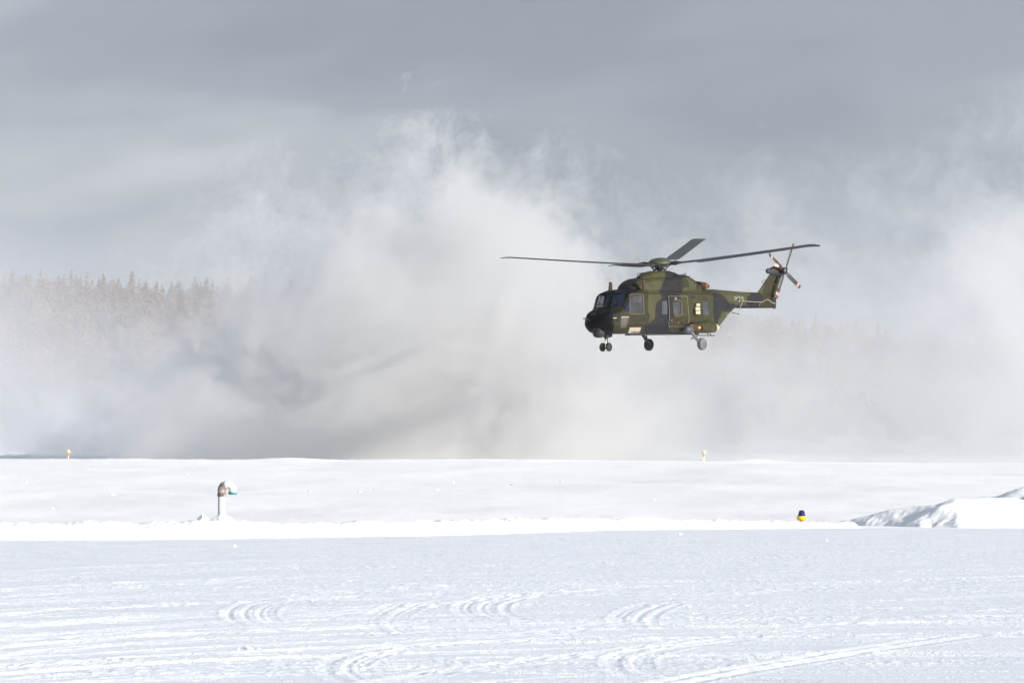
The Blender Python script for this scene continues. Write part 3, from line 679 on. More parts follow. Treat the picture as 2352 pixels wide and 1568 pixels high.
nn = N(ct, 'ShaderNodeTexNoise', Scale=3.0, Detail=6.0, Roughness=0.65); L(ct, gg.outputs['Object'], nn.inputs['Vector'])
mpv = ct.nodes.new('ShaderNodeMapping'); mpv.inputs['Scale'].default_value = (7, 7, 0.9); L(ct, gg.outputs['Object'], mpv.inputs[0])
nv = N(ct, 'ShaderNodeTexNoise', Scale=1.5, Detail=4.0, Roughness=0.6); L(ct, mpv.outputs[0], nv.inputs['Vector'])
wear = math_node(ct, 'ADD', math_node(ct, 'MULTIPLY', nn.outputs[0], 0.55), math_node(ct, 'MULTIPLY', nv.outputs[0], 0.45))
wv = ramp(ct, wear, [(0.35, (0.78, 0.78, 0.78)), (0.65, (1.18, 1.17, 1.14))], 'LINEAR')
mm = N(ct, 'ShaderNodeMixRGB', blend_type='MULTIPLY'); mm.inputs[0].default_value = 1.0; L(ct, ca_.outputs['Color'], mm.inputs[1]); L(ct, wv, mm.inputs[2])
L(ct, mm.outputs[0], cb.inputs['Base Color']); cb.inputs['Roughness'].default_value = 0.62; cb.inputs['Specular IOR Level'].default_value = 0.12
M_BLACK = simple_mat('black_rubber', (0.012, 0.012, 0.013), 0.75)
M_DARK = simple_mat('dark_metal', (0.03, 0.03, 0.034), 0.5, 0.3)
M_HOLE = simple_mat('dark_recess', (0.004, 0.004, 0.004), 0.9)
M_GREY = simple_mat('dusty_grey_metal', (0.10, 0.105, 0.115), 0.6, 0.1)
M_BLADE = simple_mat('blade_composite', (0.035, 0.037, 0.038), 0.45, 0.0, scale=1.5)
M_CREAM = simple_mat('cream_paint', (0.34, 0.30, 0.23), 0.6)
M_OLEO = simple_mat('bright_steel', (0.75, 0.70, 0.62), 0.25, 0.7)
M_RED = simple_mat('red_paint', (0.13, 0.022, 0.02), 0.6)
M_WHITE = simple_mat('white_marking', (0.30, 0.285, 0.24), 0.6)
M_LETTER = simple_mat('grey_lettering', (0.24, 0.225, 0.19), 0.6)
M_ORANGE = simple_mat('orange_marking', (0.27, 0.085, 0.018), 0.6)
M_EXH = simple_mat('burnt_exhaust', (0.055, 0.022, 0.015), 0.55, 0.3)
M_BEACON = simple_mat('lit_red_beacon', (0.6, 0.05, 0.03), 0.4, emit=((1.0, 0.08, 0.03), 22.0))
M_NAV = simple_mat('lit_red_lamp', (0.6, 0.05, 0.03), 0.4, emit=((1.0, 0.10, 0.03), 7.0))
M_SEAT = simple_mat('seat_fabric', (0.03, 0.03, 0.035), 0.9)
M_WIRE = simple_mat('antenna_wire', (0.30, 0.28, 0.25), 0.6)
M_DUST = simple_mat('snow_dusted_rubber', (0.10, 0.10, 0.105), 0.85, var=0.6, scale=5.0)
def glass(name, col, mixf, rough=0.12):
    m, t, b = new_mat(name)
    b.inputs['Base Color'].default_value = (*col, 1); b.inputs['Roughness'].default_value = rough; b.inputs['Specular IOR Level'].default_value = 0.6
    g = t.nodes.new('ShaderNodeTexCoord'); n = N(t, 'ShaderNodeTexNoise', Scale=2.0, Detail=2.0); L(t, g.outputs['Object'], n.inputs['Vector'])
    L(t, ramp(t, n.outputs[0], [(0.3, tuple(v*0.7 for v in col)), (0.7, tuple(v*1.4 for v in col))]), b.inputs['Base Color'])
    tr_ = t.nodes.new('ShaderNodeBsdfTransparent'); tr_.inputs[0].default_value = (0.82, 0.86, 0.88, 1)
    mx_ = t.nodes.new('ShaderNodeMixShader'); mx_.inputs[0].default_value = mixf; o = t.nodes['Material Output']
    L(t, tr_.outputs[0], mx_.inputs[1]); L(t, b.outputs[0], mx_.inputs[2]); L(t, mx_.outputs[0], o.inputs['Surface'])
    return m
M_GLASS = glass('cockpit_glass', (0.03, 0.04, 0.06), 0.35)
M_GLASSB = glass('dark_cockpit_glass', (0.010, 0.016, 0.045), 0.85)
M_GLASSD = glass('door_window_glass', (0.07, 0.07, 0.078), 0.62, 0.3)
M_GLASSC = glass('cabin_window_glass', (0.035, 0.040, 0.050), 0.97, 0.45)

# ---- lofted shells
def chaikin(P, it=2):
    for _ in range(it):
        A = P; B = np.roll(P, -1, 0); P = np.stack([0.75*A+0.25*B, 0.25*A+0.75*B], 1).reshape(-1, 2)
    return P
def section(p, ns, it=2):
    zb, zt, wb, w, zc, wu, zu, wtp = p
    h = [(wb*0.5, zb), (wb, zb), (w, (zc*0.6+zb*0.4)), (w, zc+0.05*(zu-zc)), (wu*0.5+w*0.5, (zc+zu)/2), (wu, zu), (wtp, zt), (wtp*0.5, zt)]
    P = np.array(h + [(-y, z) for y, z in h[::-1]])
    P = chaikin(P, it)
    # start at the bottom centre, resample by length
    i = int(np.argmin(P[:, 1]+np.abs(P[:, 0])*1e-3)); P = np.roll(P, -i, 0)
    P = np.concatenate([P, P[:1]]); s = np.concatenate([[0], np.cumsum(np.hypot(*np.diff(P, axis=0).T))])
    # anchor the ring at true bottom centre: find y=0 crossing near the start
    t = np.linspace(0, s[-1], ns, endpoint=False)
    return np.stack([np.interp(t, s, P[:, 0]), np.interp(t, s, P[:, 1])], 1)
def loft(st, ns, dx, fine=None):
    st = sorted(st, key=lambda r: r[0]); A = np.array(st, float)
    xs = [A[0, 0]]
    while xs[-1] < A[-1, 0]-1e-6:
        d = dx
        if fine and fine[0] < xs[-1] < fine[1]: d = fine[2]
        xs.append(min(xs[-1]+d, A[-1, 0]))
    # gentle smoothing between stations (monotone cubic would overshoot; average linear with a widened one)
    rings = []
    for x in xs:
        q = np.zeros(A.shape[1]-1)
        for k in range(1, A.shape[1]): q[k-1] = np.interp(x, A[:, 0], A[:, k])
        s2 = section(q, ns); rings.append(np.column_stack([np.full(ns, x), s2]))
    return np.array(rings)                          # (nx, ns, 3)
def shell(rings, caps=True):
    nx, ns = rings.shape[:2]; V = rings.reshape(-1, 3)
    i, j = np.meshgrid(np.arange(nx-1), np.arange(ns), indexing='ij'); i, j = i.ravel(), j.ravel(); k = (j+1) % ns
    Fq = np.stack([i*ns+j, (i+1)*ns+j, (i+1)*ns+k, i*ns+k], 1)
    return V, Fq
def face_obj(name, V, Fq, mat, parent, lift=0.0, thick=0.0, paint=False):
    idx = np.unique(Fq); mp_ = -np.ones(len(V), int); mp_[idx] = np.arange(len(idx)); W = V[idx].copy()
    o = mesh_obj(name, W, mp_[Fq], mat, parent)
    if lift or thick:
        me = o.data; nr = np.zeros(len(me.vertices)*3, np.float32); me.vertices.foreach_get('normal', nr); nr = nr.reshape(-1, 3)
        c = W.mean(0); out_ = np.sign(((W-np.array([c[0], 0, 1.9]))*nr).sum(1).mean()) or 1
        W2 = W+nr*lift*out_; me.vertices.foreach_set('co', W2.astype(np.float32).reshape(-1)); me.update()
    return o
def cap(V, Fq, rings):
    ns = rings.shape[1]; n0 = len(V); c0 = rings[0].mean(0); c1 = rings[-1].mean(0)
    V2 = np.vstack([V, c0, c1]); e = (rings.shape[0]-1)*ns
    f = [(j, (j+1) % ns, n0, n0) for j in range(ns)]+[(e+(j+1) % ns, e+j, n0+1, n0+1) for j in range(ns)]
    return V2, [tuple(q) for q in Fq.tolist()]+[q[:3] for q in f]

# ---- main fuselage with its tail ramp
FUS = [  # X, zb, zt, wb, w, zc, wu, zu, wt
 (-6.3, 2.10, 2.90, .18, .40, 2.45, .34, 2.70, .16), (-5.9, 2.04, 2.92, .22, .46, 2.42, .38, 2.72, .18), (-5.2, 1.68, 2.95, .30, .62, 2.2, .50, 2.74, .24),
 (-4.5, 1.26, 2.98, .45, .80, 1.95, .66, 2.77, .32), (-3.9, .95, 3.00, .60, .98, 1.70, .82, 2.80, .40), (-3.4, .86, 3.00, .80, 1.12, 1.55, 0.98, 2.81, .50),
 (-2.9, .84, 3.00, .90, 1.22, 1.47, 1.10, 2.81, .60), (-2.0, .84, 3.00, .95, 1.25, 1.45, 1.17, 2.81, .70), (3.0, .84, 3.00, .95, 1.25, 1.45, 1.17, 2.81, .70),
 (3.45, .84, 2.98, .94, 1.24, 1.45, 1.12, 2.80, .66), (3.72, .84, 2.93, .93, 1.22, 1.44, 1.06, 2.79, .62), (3.96, .845, 2.83, .91, 1.20, 1.44, 1.03, 2.73, .64), (4.03, .845, 2.75, .91, 1.20, 1.44, 1.02, 2.62, .64),
 (4.15, .85, 2.50, .90, 1.18, 1.43, 1.01, 2.36, .66), (4.32, .85, 2.14, .88, 1.15, 1.42, 1.01, 2.04, .70), (4.55, .86, 2.08, .84, 1.10, 1.42, .97, 1.97, .66),
 (4.9, .90, 1.99, .74, 1.00, 1.41, .88, 1.89, .58), (5.12, .95, 1.93, .64, .90, 1.41, .78, 1.83, .50), (5.28, 1.02, 1.87, .50, .76, 1.41, .66, 1.77, .42),
 (5.38, 1.10, 1.82, .38, .60, 1.42, .52, 1.70, .34), (5.43, 1.20, 1.76, .25, .44, 1.45, .38, 1.65, .26)]
rings = loft(FUS, 168, 0.03, (3.6, 4.45, 0.015))
V, Fq = shell(rings); FC = V[Fq].mean(1)
e1, e2 = V[Fq[:, 1]]-V[Fq[:, 0]], V[Fq[:, 3]]-V[Fq[:, 0]]; NR = np.cross(e1, e2); NR /= np.linalg.norm(NR, axis=1)[:, None]+1e-12
sg = np.sign((NR*(FC-np.array([0, 0, 1.9]))*np.array([0, 1, 1])).sum(1).mean()); NR = NR*sg
fa = 862+141.3*np.abs(FC[:, 1])-106*FC[:, 0]; fb = 1095-176.6*FC[:, 2]; ay = np.abs(FC[:, 1])
used_f = np.zeros(len(Fq), bool)
front = (FC[:, 0] > 3.90) & (FC[:, 0] < 4.32) & (FC[:, 2] > 2.16) & (NR[:, 0] > 0.28)
screen_ = front & (ay > 0.045) & (ay < 0.80) & (FC[:, 2] < 2.76)
side = ay > 0.80
doorw = side & (fa > 594) & (fa < 700) & (fb > 618) & (fb < 768)
quarter = (ay > 0.90) & (fa > 532) & (fa < 576) & (fb > 660) & (fb < 752) & (FC[:, 0] < 4.5)
cab = side & (((fa > 872) & (fa < 921) & (fb > 666) & (fb < 779)) | ((fa > 1242) & (fa < 1294) & (fb > 676) & (fb < 788)))
rr_ = ((np.abs(fa-1011) < 33) & (np.abs(fb-728) < 60)) & ~((np.abs(fa-1011) > 22) & (np.abs(fb-728) > 49))
slid = side & rr_
over = (FC[:, 0] > 3.74) & (FC[:, 0] < 3.93) & (FC[:, 2] > 2.80) & (ay > .12) & (ay < .62)
for m_ in (screen_, doorw, quarter, slid, cab, over): used_f |= m_
fus_v, fus_f = cap(V, Fq[~used_f], rings)
fuselage = mesh_obj('fuselage', fus_v, fus_f, M_CAMO, heli); camo(fuselage)
for s in (1, -1):
    sd = np.sign(FC[:, 1]) == s
    tag(face_obj('windshield', V, Fq[screen_ & sd], M_GLASSB if s > 0 else M_GLASS, heli, -0.012), 'left hand windscreen, dark blue' if s > 0 else None)
    face_obj('overhead_window', V, Fq[over & sd], M_GLASS, heli, -0.012)
    face_obj('quarter_window', V, Fq[quarter & sd], M_GLASSB, heli, -0.012)
    face_obj('cockpit_door_window', V, Fq[doorw & sd], M_GLASSD, heli, -0.012)
    for lo, hi in ((860, 930), (1230, 1300)):
        face_obj('cabin_window', V, Fq[cab & sd & (fa > lo) & (fa < hi)], M_GLASSC, heli, -0.012)

def surf_y(x, z, off=0.012):                        # outside of the hull on the port side
    A = np.array(sorted(FUS)); q = [np.interp(x, A[:, 0], A[:, k]) for k in range(1, 9)]
    s2 = section(q, 240); s2 = s2[s2[:, 0] > 0]; s2 = s2[np.argsort(s2[:, 1])]
    return float(np.interp(z, s2[:, 1], s2[:, 0]))+off
def AB(a, b, off=0.012):                            # a point of the port side drawing, put onto the hull
    y = 1.2
    for _ in range(8): y = 0.5*y+0.5*max(0.9 if ZB(b) < 2.8 and a < 1300 else 0.3, surf_y(XA(a, y), ZB(b), off))
    return Vector((XA(a, y), y, ZB(b)))
def patch(name, quad, mat, parent, off=0.012, n=2, both=True, label=None):
    obs = []
    for s in ((1, -1) if both else (1,)):
        V_, F_ = [], []
        for layer in (off, off-0.02):
            for i in range(n+1):
                for j in range(n+1):
                    u, v = i/n, j/n
                    a = (quad[0][0]*(1-u)+quad[1][0]*u)*(1-v)+(quad[3][0]*(1-u)+quad[2][0]*u)*v
                    b = (quad[0][1]*(1-u)+quad[1][1]*u)*(1-v)+(quad[3][1]*(1-u)+quad[2][1]*u)*v
                    p = AB(a, b, layer); V_.append((p.x, p.y*s, p.z))
        m = (n+1)**2
        for i in range(n):
            for j in range(n): F_.append((i*(n+1)+j, (i+1)*(n+1)+j, (i+1)*(n+1)+j+1, i*(n+1)+j+1))
        edge = [k*(n+1) for k in range(n+1)]+[n*(n+1)+k for k in range(1, n+1)]+[k*(n+1)+n for k in range(n-1, -1, -1)]+[k for k in range(n-1, 0, -1)]
        for k in range(len(edge)): a_, b_ = edge[k], edge[(k+1) % len(edge)]; F_.append((a_, b_, b_+m, a_+m))
        o = mesh_obj(name, V_, F_, mat, parent, smooth=False); obs.append(o)
        if label: o['label'] = label
    return obs
def bmo(name, bm, mat, parent, smooth=False, bevel=0.0):
    if bevel: bmesh.ops.bevel(bm, geom=[e for e in bm.edges], offset=bevel, segments=2, affect='EDGES', profile=0.6)
    me = bpy.data.meshes.new(name); bm.to_mesh(me); bm.free(); me.materials.append(mat)
    if smooth: me.polygons.foreach_set('use_smooth', [True]*len(me.polygons))
    o = bpy.data.objects.new(name, me); COL.objects.link(o); o.parent = parent
    return o
def add_box(bm, c, s, rot=None):
    r = bmesh.ops.create_cube(bm, size=1.0); M = Matrix.Translation(c) @ (rot.to_matrix().to_4x4() if rot else Matrix()) @ Matrix.Diagonal((*s, 1))
    bmesh.ops.transform(bm, matrix=M, verts=r['verts']); return r['verts']
def add_rod(bm, p, q, r1, r2=None, seg=8):
    p, q = Vector(p), Vector(q); d = q-p; r2 = r1 if r2 is None else r2
    g_ = bmesh.ops.create_cone(bm, cap_ends=True, segments=seg, radius1=r1, radius2=r2, depth=d.length)
    M = Matrix.Translation((p+q)/2) @ d.to_track_quat('Z', 'Y').to_matrix().to_4x4(); bmesh.ops.transform(bm, matrix=M, verts=g_['verts'])
def add_tube(bm, pts, r, seg=6):
    for p, q in zip(pts[:-1], pts[1:]): add_rod(bm, p, q, r, seg=seg)
def add_lathe(bm, c, axis, prof, seg=24):           # prof: (distance along axis, radius)
    axis = Vector(axis).normalized(); rot = axis.to_track_quat('Z', 'Y').to_matrix(); prev = None
    for h, r in prof:
        ring = [bm.verts.new(Vector(c)+rot @ Vector((r*math.cos(6.28319*k/seg), r*math.sin(6.28319*k/seg), h))) for k in range(seg)]
        if prev:
            for k in range(seg): bm.faces.new((prev[k], prev[(k+1) % seg], ring[(k+1) % seg], ring[k]))
        else: bm.faces.new(ring[::-1])
        prev = ring
    bm.faces.new(prev)
def add_prism(bm, prof, y0, y1, axis='y'):          # outline in X,Z, extruded sideways
    a = [bm.verts.new((x, y0, z)) for x, z in prof]; b = [bm.verts.new((x, y1, z)) for x, z in prof]
    bm.faces.new(a); bm.faces.new(b[::-1])
    for k in range(len(prof)): bm.faces.new((a[k], b[k], b[(k+1) % len(prof)], a[(k+1) % len(prof)]))
    bmesh.ops.recalc_face_normals(bm, faces=bm.faces)

# door window bars, sliding doors, markings
for s in (1, -1):
    bm = bmesh.new()
    def barp(a0, b0, a1, b1, w=0.018):
        p, q = AB(a0, b0, 0.0), AB(a1, b1, 0.0); p.y *= s; q.y *= s; add_rod(bm, p, q, w, seg=6)
    barp(594, 692, 700, 692); barp(652, 618, 652, 692); barp(592, 616, 702, 616); barp(592, 770, 702, 770); barp(592, 616, 592, 770); barp(702, 616, 702, 770)
    bmo('window_frame', bm, M_BLACK, heli)
def dashes(name, pts, dash, gap, wdt, parent):
    V_, F_ = [], []; P_ = [Vector((a, b)) for a, b in pts]
    for p, q in zip(P_[:-1], P_[1:]):
        d = (q-p); ln = d.length; d.normalize(); nrm = Vector((-d.y, d.x)); t = gap*0.4
        while t < ln-dash*0.4:
            t2 = min(t+dash, ln); i = len(V_)
            for tt, w_ in ((t, -1), (t2, -1), (t2, 1), (t, 1)):
                c = p+d*tt+nrm*w_*wdt/2; w3 = AB(c.x, c.y, 0.046); V_.append(tuple(w3))
            F_.append((i, i+1, i+2, i+3)); t = t2+gap
    return mesh_obj(name, V_, F_, M_WHITE, parent, smooth=False)
cabin_doors = []
for s in (1, -1):
    door = None
    # the sliding door is a thin panel standing just proud of the hull, with a hole for its window
    A_ = np.linspace(931, 1112, 46); B_ = np.linspace(622, 890, 68)
    Vd = []; 
    for b in B_:
        for a in A_:
            sh = (b-622)*0.06 if b > 622 else 0
            p = AB(a+max(0, 1)*((b-760)*0.05 if b < 800 else 2-(b-800)*0.12), b, 0.022); Vd.append((p.x, p.y*s, p.z))
    Vd = np.array(Vd); na = len(A_); Fd = []
    ca2 = 862+141.3*np.abs(Vd[:, 1])-106*Vd[:, 0]; cb2 = 1095-176.6*Vd[:, 2]
    for r_ in range(len(B_)-1):
        for c_ in range(na-1):
            q = (r_*na+c_, r_*na+c_+1, (r_+1)*na+c_+1, (r_+1)*na+c_)
            ma, mb = ca2[list(q)].mean(), cb2[list(q)].mean()
            hole = (abs(ma-1011) < 31 and abs(mb-728) < 58) and not (abs(ma-1011) > 20 and abs(mb-728) > 47)
            if not hole: Fd.append(q)
    door = mesh_obj('sliding_door', Vd, Fd, M_CAMO, heli); camo(door)
    md = door.modifiers.new('thickness', 'SOLIDIFY'); md.thickness = 0.016; md.offset = -1 if s < 0 else -1
    sd = np.sign(FC[:, 1]) == s
    w_ = face_obj('window', V, Fq[slid & sd], M_GLASSC, door, 0.004)
    cabin_doors.append(door)
dashes('door_marking', [(931, 627), (1097, 627), (1116, 800), (1112, 845), (1100, 888), (935, 888), (931, 855), (941, 810), (931, 627)], 9, 8, 2.6, cabin_doors[0])
dashes('window_marking', [(974, 672), (985, 660), (1030, 662), (1044, 676), (1052, 785), (1040, 795), (992, 793), (982, 780), (974, 672)], 9, 8, 2.6, cabin_doors[0])
dashes('window_marking', [(584, 609), (702, 609), (711, 777), (584, 777), (584, 609)], 9, 8, 2.6, heli)
patch('rescue_panel', [(985, 640), (1007, 640), (1009, 654), (990, 658)], M_ORANGE, heli, 0.046, 1, both=False)
for q in ([(953, 840), (962, 825), (968, 828), (958, 845)], [(1052, 836), (1060, 826), (1064, 830), (1056, 842)], [(1018, 845), (1028, 845), (1026, 870), (1018, 868)], [(1000, 790), (1004, 786), (1006, 792), (1002, 796)]):
    patch('rescue_arrow', q, M_ORANGE if q[0][0] == 953 else M_RED, heli, 0.046, 1, both=False)
patch('formation_light', [(582, 893), (683, 893), (670, 941), (566, 941)], M_CREAM, heli, 0.012, 3)
for q, m_, nm in (([(753, 700), (775, 700), (777, 731), (755, 731)], M_CAMO, 'vent'), ([(722, 900), (755, 900), (755, 925), (724, 925)], M_HOLE, 'vent'), ([(772, 900), (784, 900), (784, 922), (773, 922)], M_HOLE, 'vent'), ([(912, 800), (932, 800), (932, 826), (914, 826)], M_HOLE, 'vent'),
        ([(838, 900), (850, 900), (850, 918), (840, 918)], M_HOLE, 'vent'), ([(1258, 640), (1274, 642), (1276, 664), (1262, 664)], M_HOLE, 'vent'), ([(1225, 740), (1238, 740), (1240, 762), (1228, 762)], M_HOLE, 'vent'), ([(622, 858), (655, 858), (652, 867), (624, 867)], M_HOLE, 'vent'), ([(1130, 628), (1175, 634), (1172, 648), (1135, 646)], M_HOLE, 'vent')):
    if m_ is M_CAMO: m_ = simple_mat('dark_olive_panel', (0.030, 0.028, 0.008), 0.7)
    patch(nm, q, m_, heli, 0.008, 1)
# nose underside panels
patch('avionics_hatch', [(505, 806), (572, 806), (548, 896), (495, 896)], simple_mat('brown_grey_panel', (0.050, 0.043, 0.036), 0.65), heli, 0.012, 4)
patch('hatch_rim', [(507, 801), (572, 800), (572, 806), (505, 808)], M_WHITE, heli, 0.016, 2)
patch('step_plate', [(430, 808), (462, 808), (462, 815), (430, 815)], M_CREAM, heli, 0.02, 1)
patch('vent', [(450, 818), (482, 818), (480, 840), (455, 840)], M_HOLE, heli, 0.012, 1)
# belly rail, hooks
bm = bmesh.new(); yb = 0.72
add_box(bm, ((XA(575, yb)+XA(1200, yb))/2, yb, 0.80), (XA(575, yb)-XA(1200, yb), 0.10, 0.07)); add_box(bm, ((XA(575, -yb)+XA(1200, yb))/2, -yb, 0.80), (4.2, 0.10, 0.07))
bmo('belly_rail', bm, M_DARK, heli)
bm = bmesh.new(); add_tube(bm, [(XA(1168, 1.0), 1.0, 0.73), (XA(1342, 1.0), 1.0, 0.705)], 0.022)
for a in (1175, 1290, 1312): add_rod(bm, (XA(a, 1.0), 1.0, 0.72), (XA(a-14, 1.0), 1.0, 0.86), 0.02)
bmo('rod_antenna', bm, M_DARK, heli)
bm = bmesh.new(); hk = [(XA(731, 0)+0.11*math.cos(t), 0.0, 0.73+0.085*math.sin(t)) for t in np.linspace(math.pi, 2*math.pi, 9)]; hk = [(hk[0][0], 0, 0.84)]+hk+[(hk[-1][0], 0, 0.84)]
add_tube(bm, hk, 0.02); bmo('cargo_hook', bm, M_DARK, heli)

# ---- nose fittings
bm = bmesh.new(); add_lathe(bm, (5.18, 0, 1.14), (0, 0, -1), [(0, .27), (.10, .30), (.24, .32), (.34, .31), (.42, .25), (.47, .11)], 24)
tur = bmo('sensor_turret', bm, M_BLACK, heli, True)
bm = bmesh.new(); add_lathe(bm, (5.18+.20, .14, .92), (1, .25, 0), [(0, .10), (.04, .10), (.05, .07)], 16); bmo('sensor_lens', bm, simple_mat('amber_lens', (0.25, 0.12, 0.04), 0.2, 0.5), tur)
bm = bmesh.new(); add_box(bm, (5.36, -.28, 1.79), (.14, .30, .12)); bmo('nose_sensor', bm, M_BLACK, heli, bevel=0.02)
bm = bmesh.new(); add_tube(bm, [(5.42, -.38, 1.50), (5.60, -.40, 1.56), (5.78, -.42, 1.62), (5.92, -.44, 1.62)], 0.022); bmo('pitot_tube', bm, M_BLACK, heli)
bm = bmesh.new(); add_tube(bm, [(XA(271, -.5), -.5, 1.90), (XA(273, -.5), -.5, 2.10)], 0.028); add_tube(bm, [(XA(290, -.5), -.5, 1.92), (XA(284, -.5), -.5, 2.04)], 0.02); bmo('probe', bm, M_BLACK, heli)
bm = bmesh.new(); add_box(bm, (5.13, .52, 1.18), (.03, .15, .26), Matrix.Rotation(R(40), 3, 'Z').to_euler()); bmo('landing_light', bm, simple_mat('pale_lamp_glass', (0.66, 0.55, 0.62), 0.3), heli)
bm = bmesh.new(); add_box(bm, (5.02, .50, 1.15), (.26, .40, .36), Matrix.Rotation(R(40), 3, 'Z').to_euler()); bmo('lamp_housing', bm, M_BLACK, heli, bevel=0.03)
bm = bmesh.new()
for y0, y1 in ((.10, .52), (-.14, -.55)): add_tube(bm, [(4.36, y0, 2.17), (4.22, (y0+y1)/2, 2.36), (4.05, y0+.02, 2.62)], 0.02)
bmo('wiper', bm, M_BLACK, heli)
bm = bmesh.new(); add_prism(bm, [(3.80, 2.93), (3.52, 2.93), (3.58, 3.36), (3.74, 3.36)], -.40, -.34); bmo('blade_antenna', bm, M_BLACK, heli)
bm = bmesh.new(); add_prism(bm, [(XA(700, .93), 2.80), (XA(720, .93), 2.80), (XA(714, .93), 3.42), (XA(696, .93), 3.44)], .93, .99); bmo('wire_cutter', bm, simple_mat('brown_paint', (0.035, 0.018, 0.014), 0.6), heli)

# ---- cockpit interior
bm = bmesh.new(); add_box(bm, (2.96, 0, 1.9), (.05, 2.1, 1.7)); bmo('bulkhead', bm, M_HOLE, heli)
bm = bmesh.new(); add_box(bm, (4.15, 0, 1.93), (.34, 1.7, .30)); add_box(bm, (3.95, 0, 1.55), (.6, .35, .7)); bmo('instrument_panel', bm, M_BLACK, heli, bevel=0.02)
for y in (.55, -.55):
    bm = bmesh.new(); add_box(bm, (3.45, y, 1.42), (.5, .5, .14)); add_box(bm, (3.20, y, 1.85), (.14, .48, .85)); add_box(bm, (3.18, y, 2.36), (.10, .26, .2)); bmo('pilot_seat', bm, M_SEAT, heli, bevel=0.02)

# ---- engine deck
COW = [(3.02, 2.84, 2.96, .20, .30, 2.88, .26, 2.92, .12), (2.90, 2.80, 3.12, .35, .50, 2.92, .42, 3.04, .24), (2.65, 2.75, 3.30, .50, .70, 2.98, .58, 3.20, .34), (2.3, 2.72, 3.44, .65, .86, 3.00, .72, 3.32, .42),
 (1.9, 2.70, 3.53, .78, .96, 3.02, .84, 3.40, .50), (1.3, 2.68, 3.57, .88, 1.04, 3.04, .95, 3.44, .62), (0.2, 2.68, 3.58, .90, 1.08, 3.05, 1.00, 3.46, .72), (-.38, 2.68, 3.60, .90, 1.08, 3.05, 1.00, 3.48, .72),
 (-.42, 2.68, 3.64, .90, 1.05, 3.05, .97, 3.52, .70), (-1.0, 2.68, 3.72, .88, 1.05, 3.06, .96, 3.58, .62), (-1.3, 2.70, 3.72, .86, 1.02, 3.06, .92, 3.56, .58), (-1.8, 2.72, 3.60, .80, .94, 3.06, .84, 3.44, .50), (-2.4, 2.76, 3.40, .68, .80, 3.04, .70, 3.24, .40), (-2.9, 2.80, 3.20, .50, .60, 3.00, .52, 3.10, .28), (-3.2, 2.84, 3.04, .30, .38, 2.96, .32, 2.99, .16)]
rc = loft(COW, 120, 0.035); v_, f_ = shell(rc); v_, f_ = cap(v_, f_, rc); cowl = mesh_obj('engine_cowling', v_, f_, M_CAMO, heli); camo(cowl)
MF = [(1.75, 3.45, 3.60, .10, .16, 3.5, .14, 3.56, .08), (1.55, 3.45, 3.68, .26, .34, 3.52, .28, 3.62, .16), (1.28, 3.45, 3.72, .38, .46, 3.54, .38, 3.66, .22), (1.16, 3.45, 3.82, .42, .50, 3.56, .40, 3.74, .24), (.5, 3.45, 3.90, .48, .58, 3.58, .46, 3.82, .30),
 (-.4, 3.45, 3.91, .48, .58, 3.58, .46, 3.82, .30), (-.9, 3.45, 3.83, .44, .52, 3.58, .42, 3.75, .26), (-1.5, 3.45, 3.66, .34, .42, 3.54, .34, 3.60, .2)]
rc = loft(MF, 90, 0.035); v_, f_ = shell(rc); v_, f_ = cap(v_, f_, rc); mf = mesh_obj('mast_fairing', v_, f_, M_CAMO, heli); camo(mf)
def cow_y(x, z, off=0.0):
    A = np.array(sorted(COW)); q = [np.interp(x, A[:, 0], A[:, k]) for k in range(1, 9)]
    s2 = section(q, 200); s2 = s2[s2[:, 0] > 0]; s2 = s2[np.argsort(s2[:, 1])]
    return float(np.interp(z, s2[:, 1], s2[:, 0]))+off
def cow_quad(name, x0, x1, z0, z1, mat, parent, off=0.012, n=4, sides=(1, -1), lab=None):
    for s in sides:
        V_, F_ = [], []
        for lay in (off, off-0.03):
            for i in range(n+1):
                for j in range(n+1):
                    x = x0+(x1-x0)*i/n; z = z0+(z1-z0)*j/n; V_.append((x, s*cow_y(x, z, lay), z))
        m = (n+1)**2
        for i in range(n):
            for j in range(n): F_.append((i*(n+1)+j, (i+1)*(n+1)+j, (i+1)*(n+1)+j+1, i*(n+1)+j+1))
        edge = [k*(n+1) for k in range(n+1)]+[n*(n+1)+k for k in range(1, n+1)]+[k*(n+1)+n for k in range(n-1, -1, -1)]+[k for k in range(n-1, 0, -1)]
        for k in range(len(edge)): a_, b_ = edge[k], edge[(k+1) % len(edge)]; F_.append((a_, b_, b_+m, a_+m))
        mesh_obj(name, V_, F_, mat, parent, smooth=False)
# front oil cooler intake, an oval recess in the sloping front
bm = bmesh.new(); add_lathe(bm, (2.55, 0.02, 3.20), Vector((.72, .10, .62)), [(-.05, .23), (.045, .23)], 28)
for v in bm.verts: v.co.y = 0.02+(v.co.y-0.02)*1.55
bmo('cooler_intake', bm, M_HOLE, heli)
grY = 1.02
gx0, gx1, gz0, gz1 = XA(1060, grY), XA(1115, grY), ZB(551), ZB(476)
cow_quad('grille', gx0, gx1, gz0, gz1, M_HOLE, heli, 0.006)
for s in (1, -1):
    bm = bmesh.new()
    for k in range(9):
        z = gz0+(gz1-gz0)*(k+.5)/9; y = cow_y((gx0+gx1)/2, z, .012)*s
        add_box(bm, ((gx0+gx1)/2, y, z), (abs(gx1-gx0)*.94, .03, .012), Matrix.Rotation(R(30*s), 3, 'X').to_euler())
    bmo('grille_slats', bm, simple_mat('olive_slats', (0.05, 0.05, 0.02), 0.6), heli)
cow_quad('cowl_seam', XA(1028, 1.05)+.02, XA(1036, 1.05), 2.98, 3.46, M_HOLE, heli, 0.006, 4)
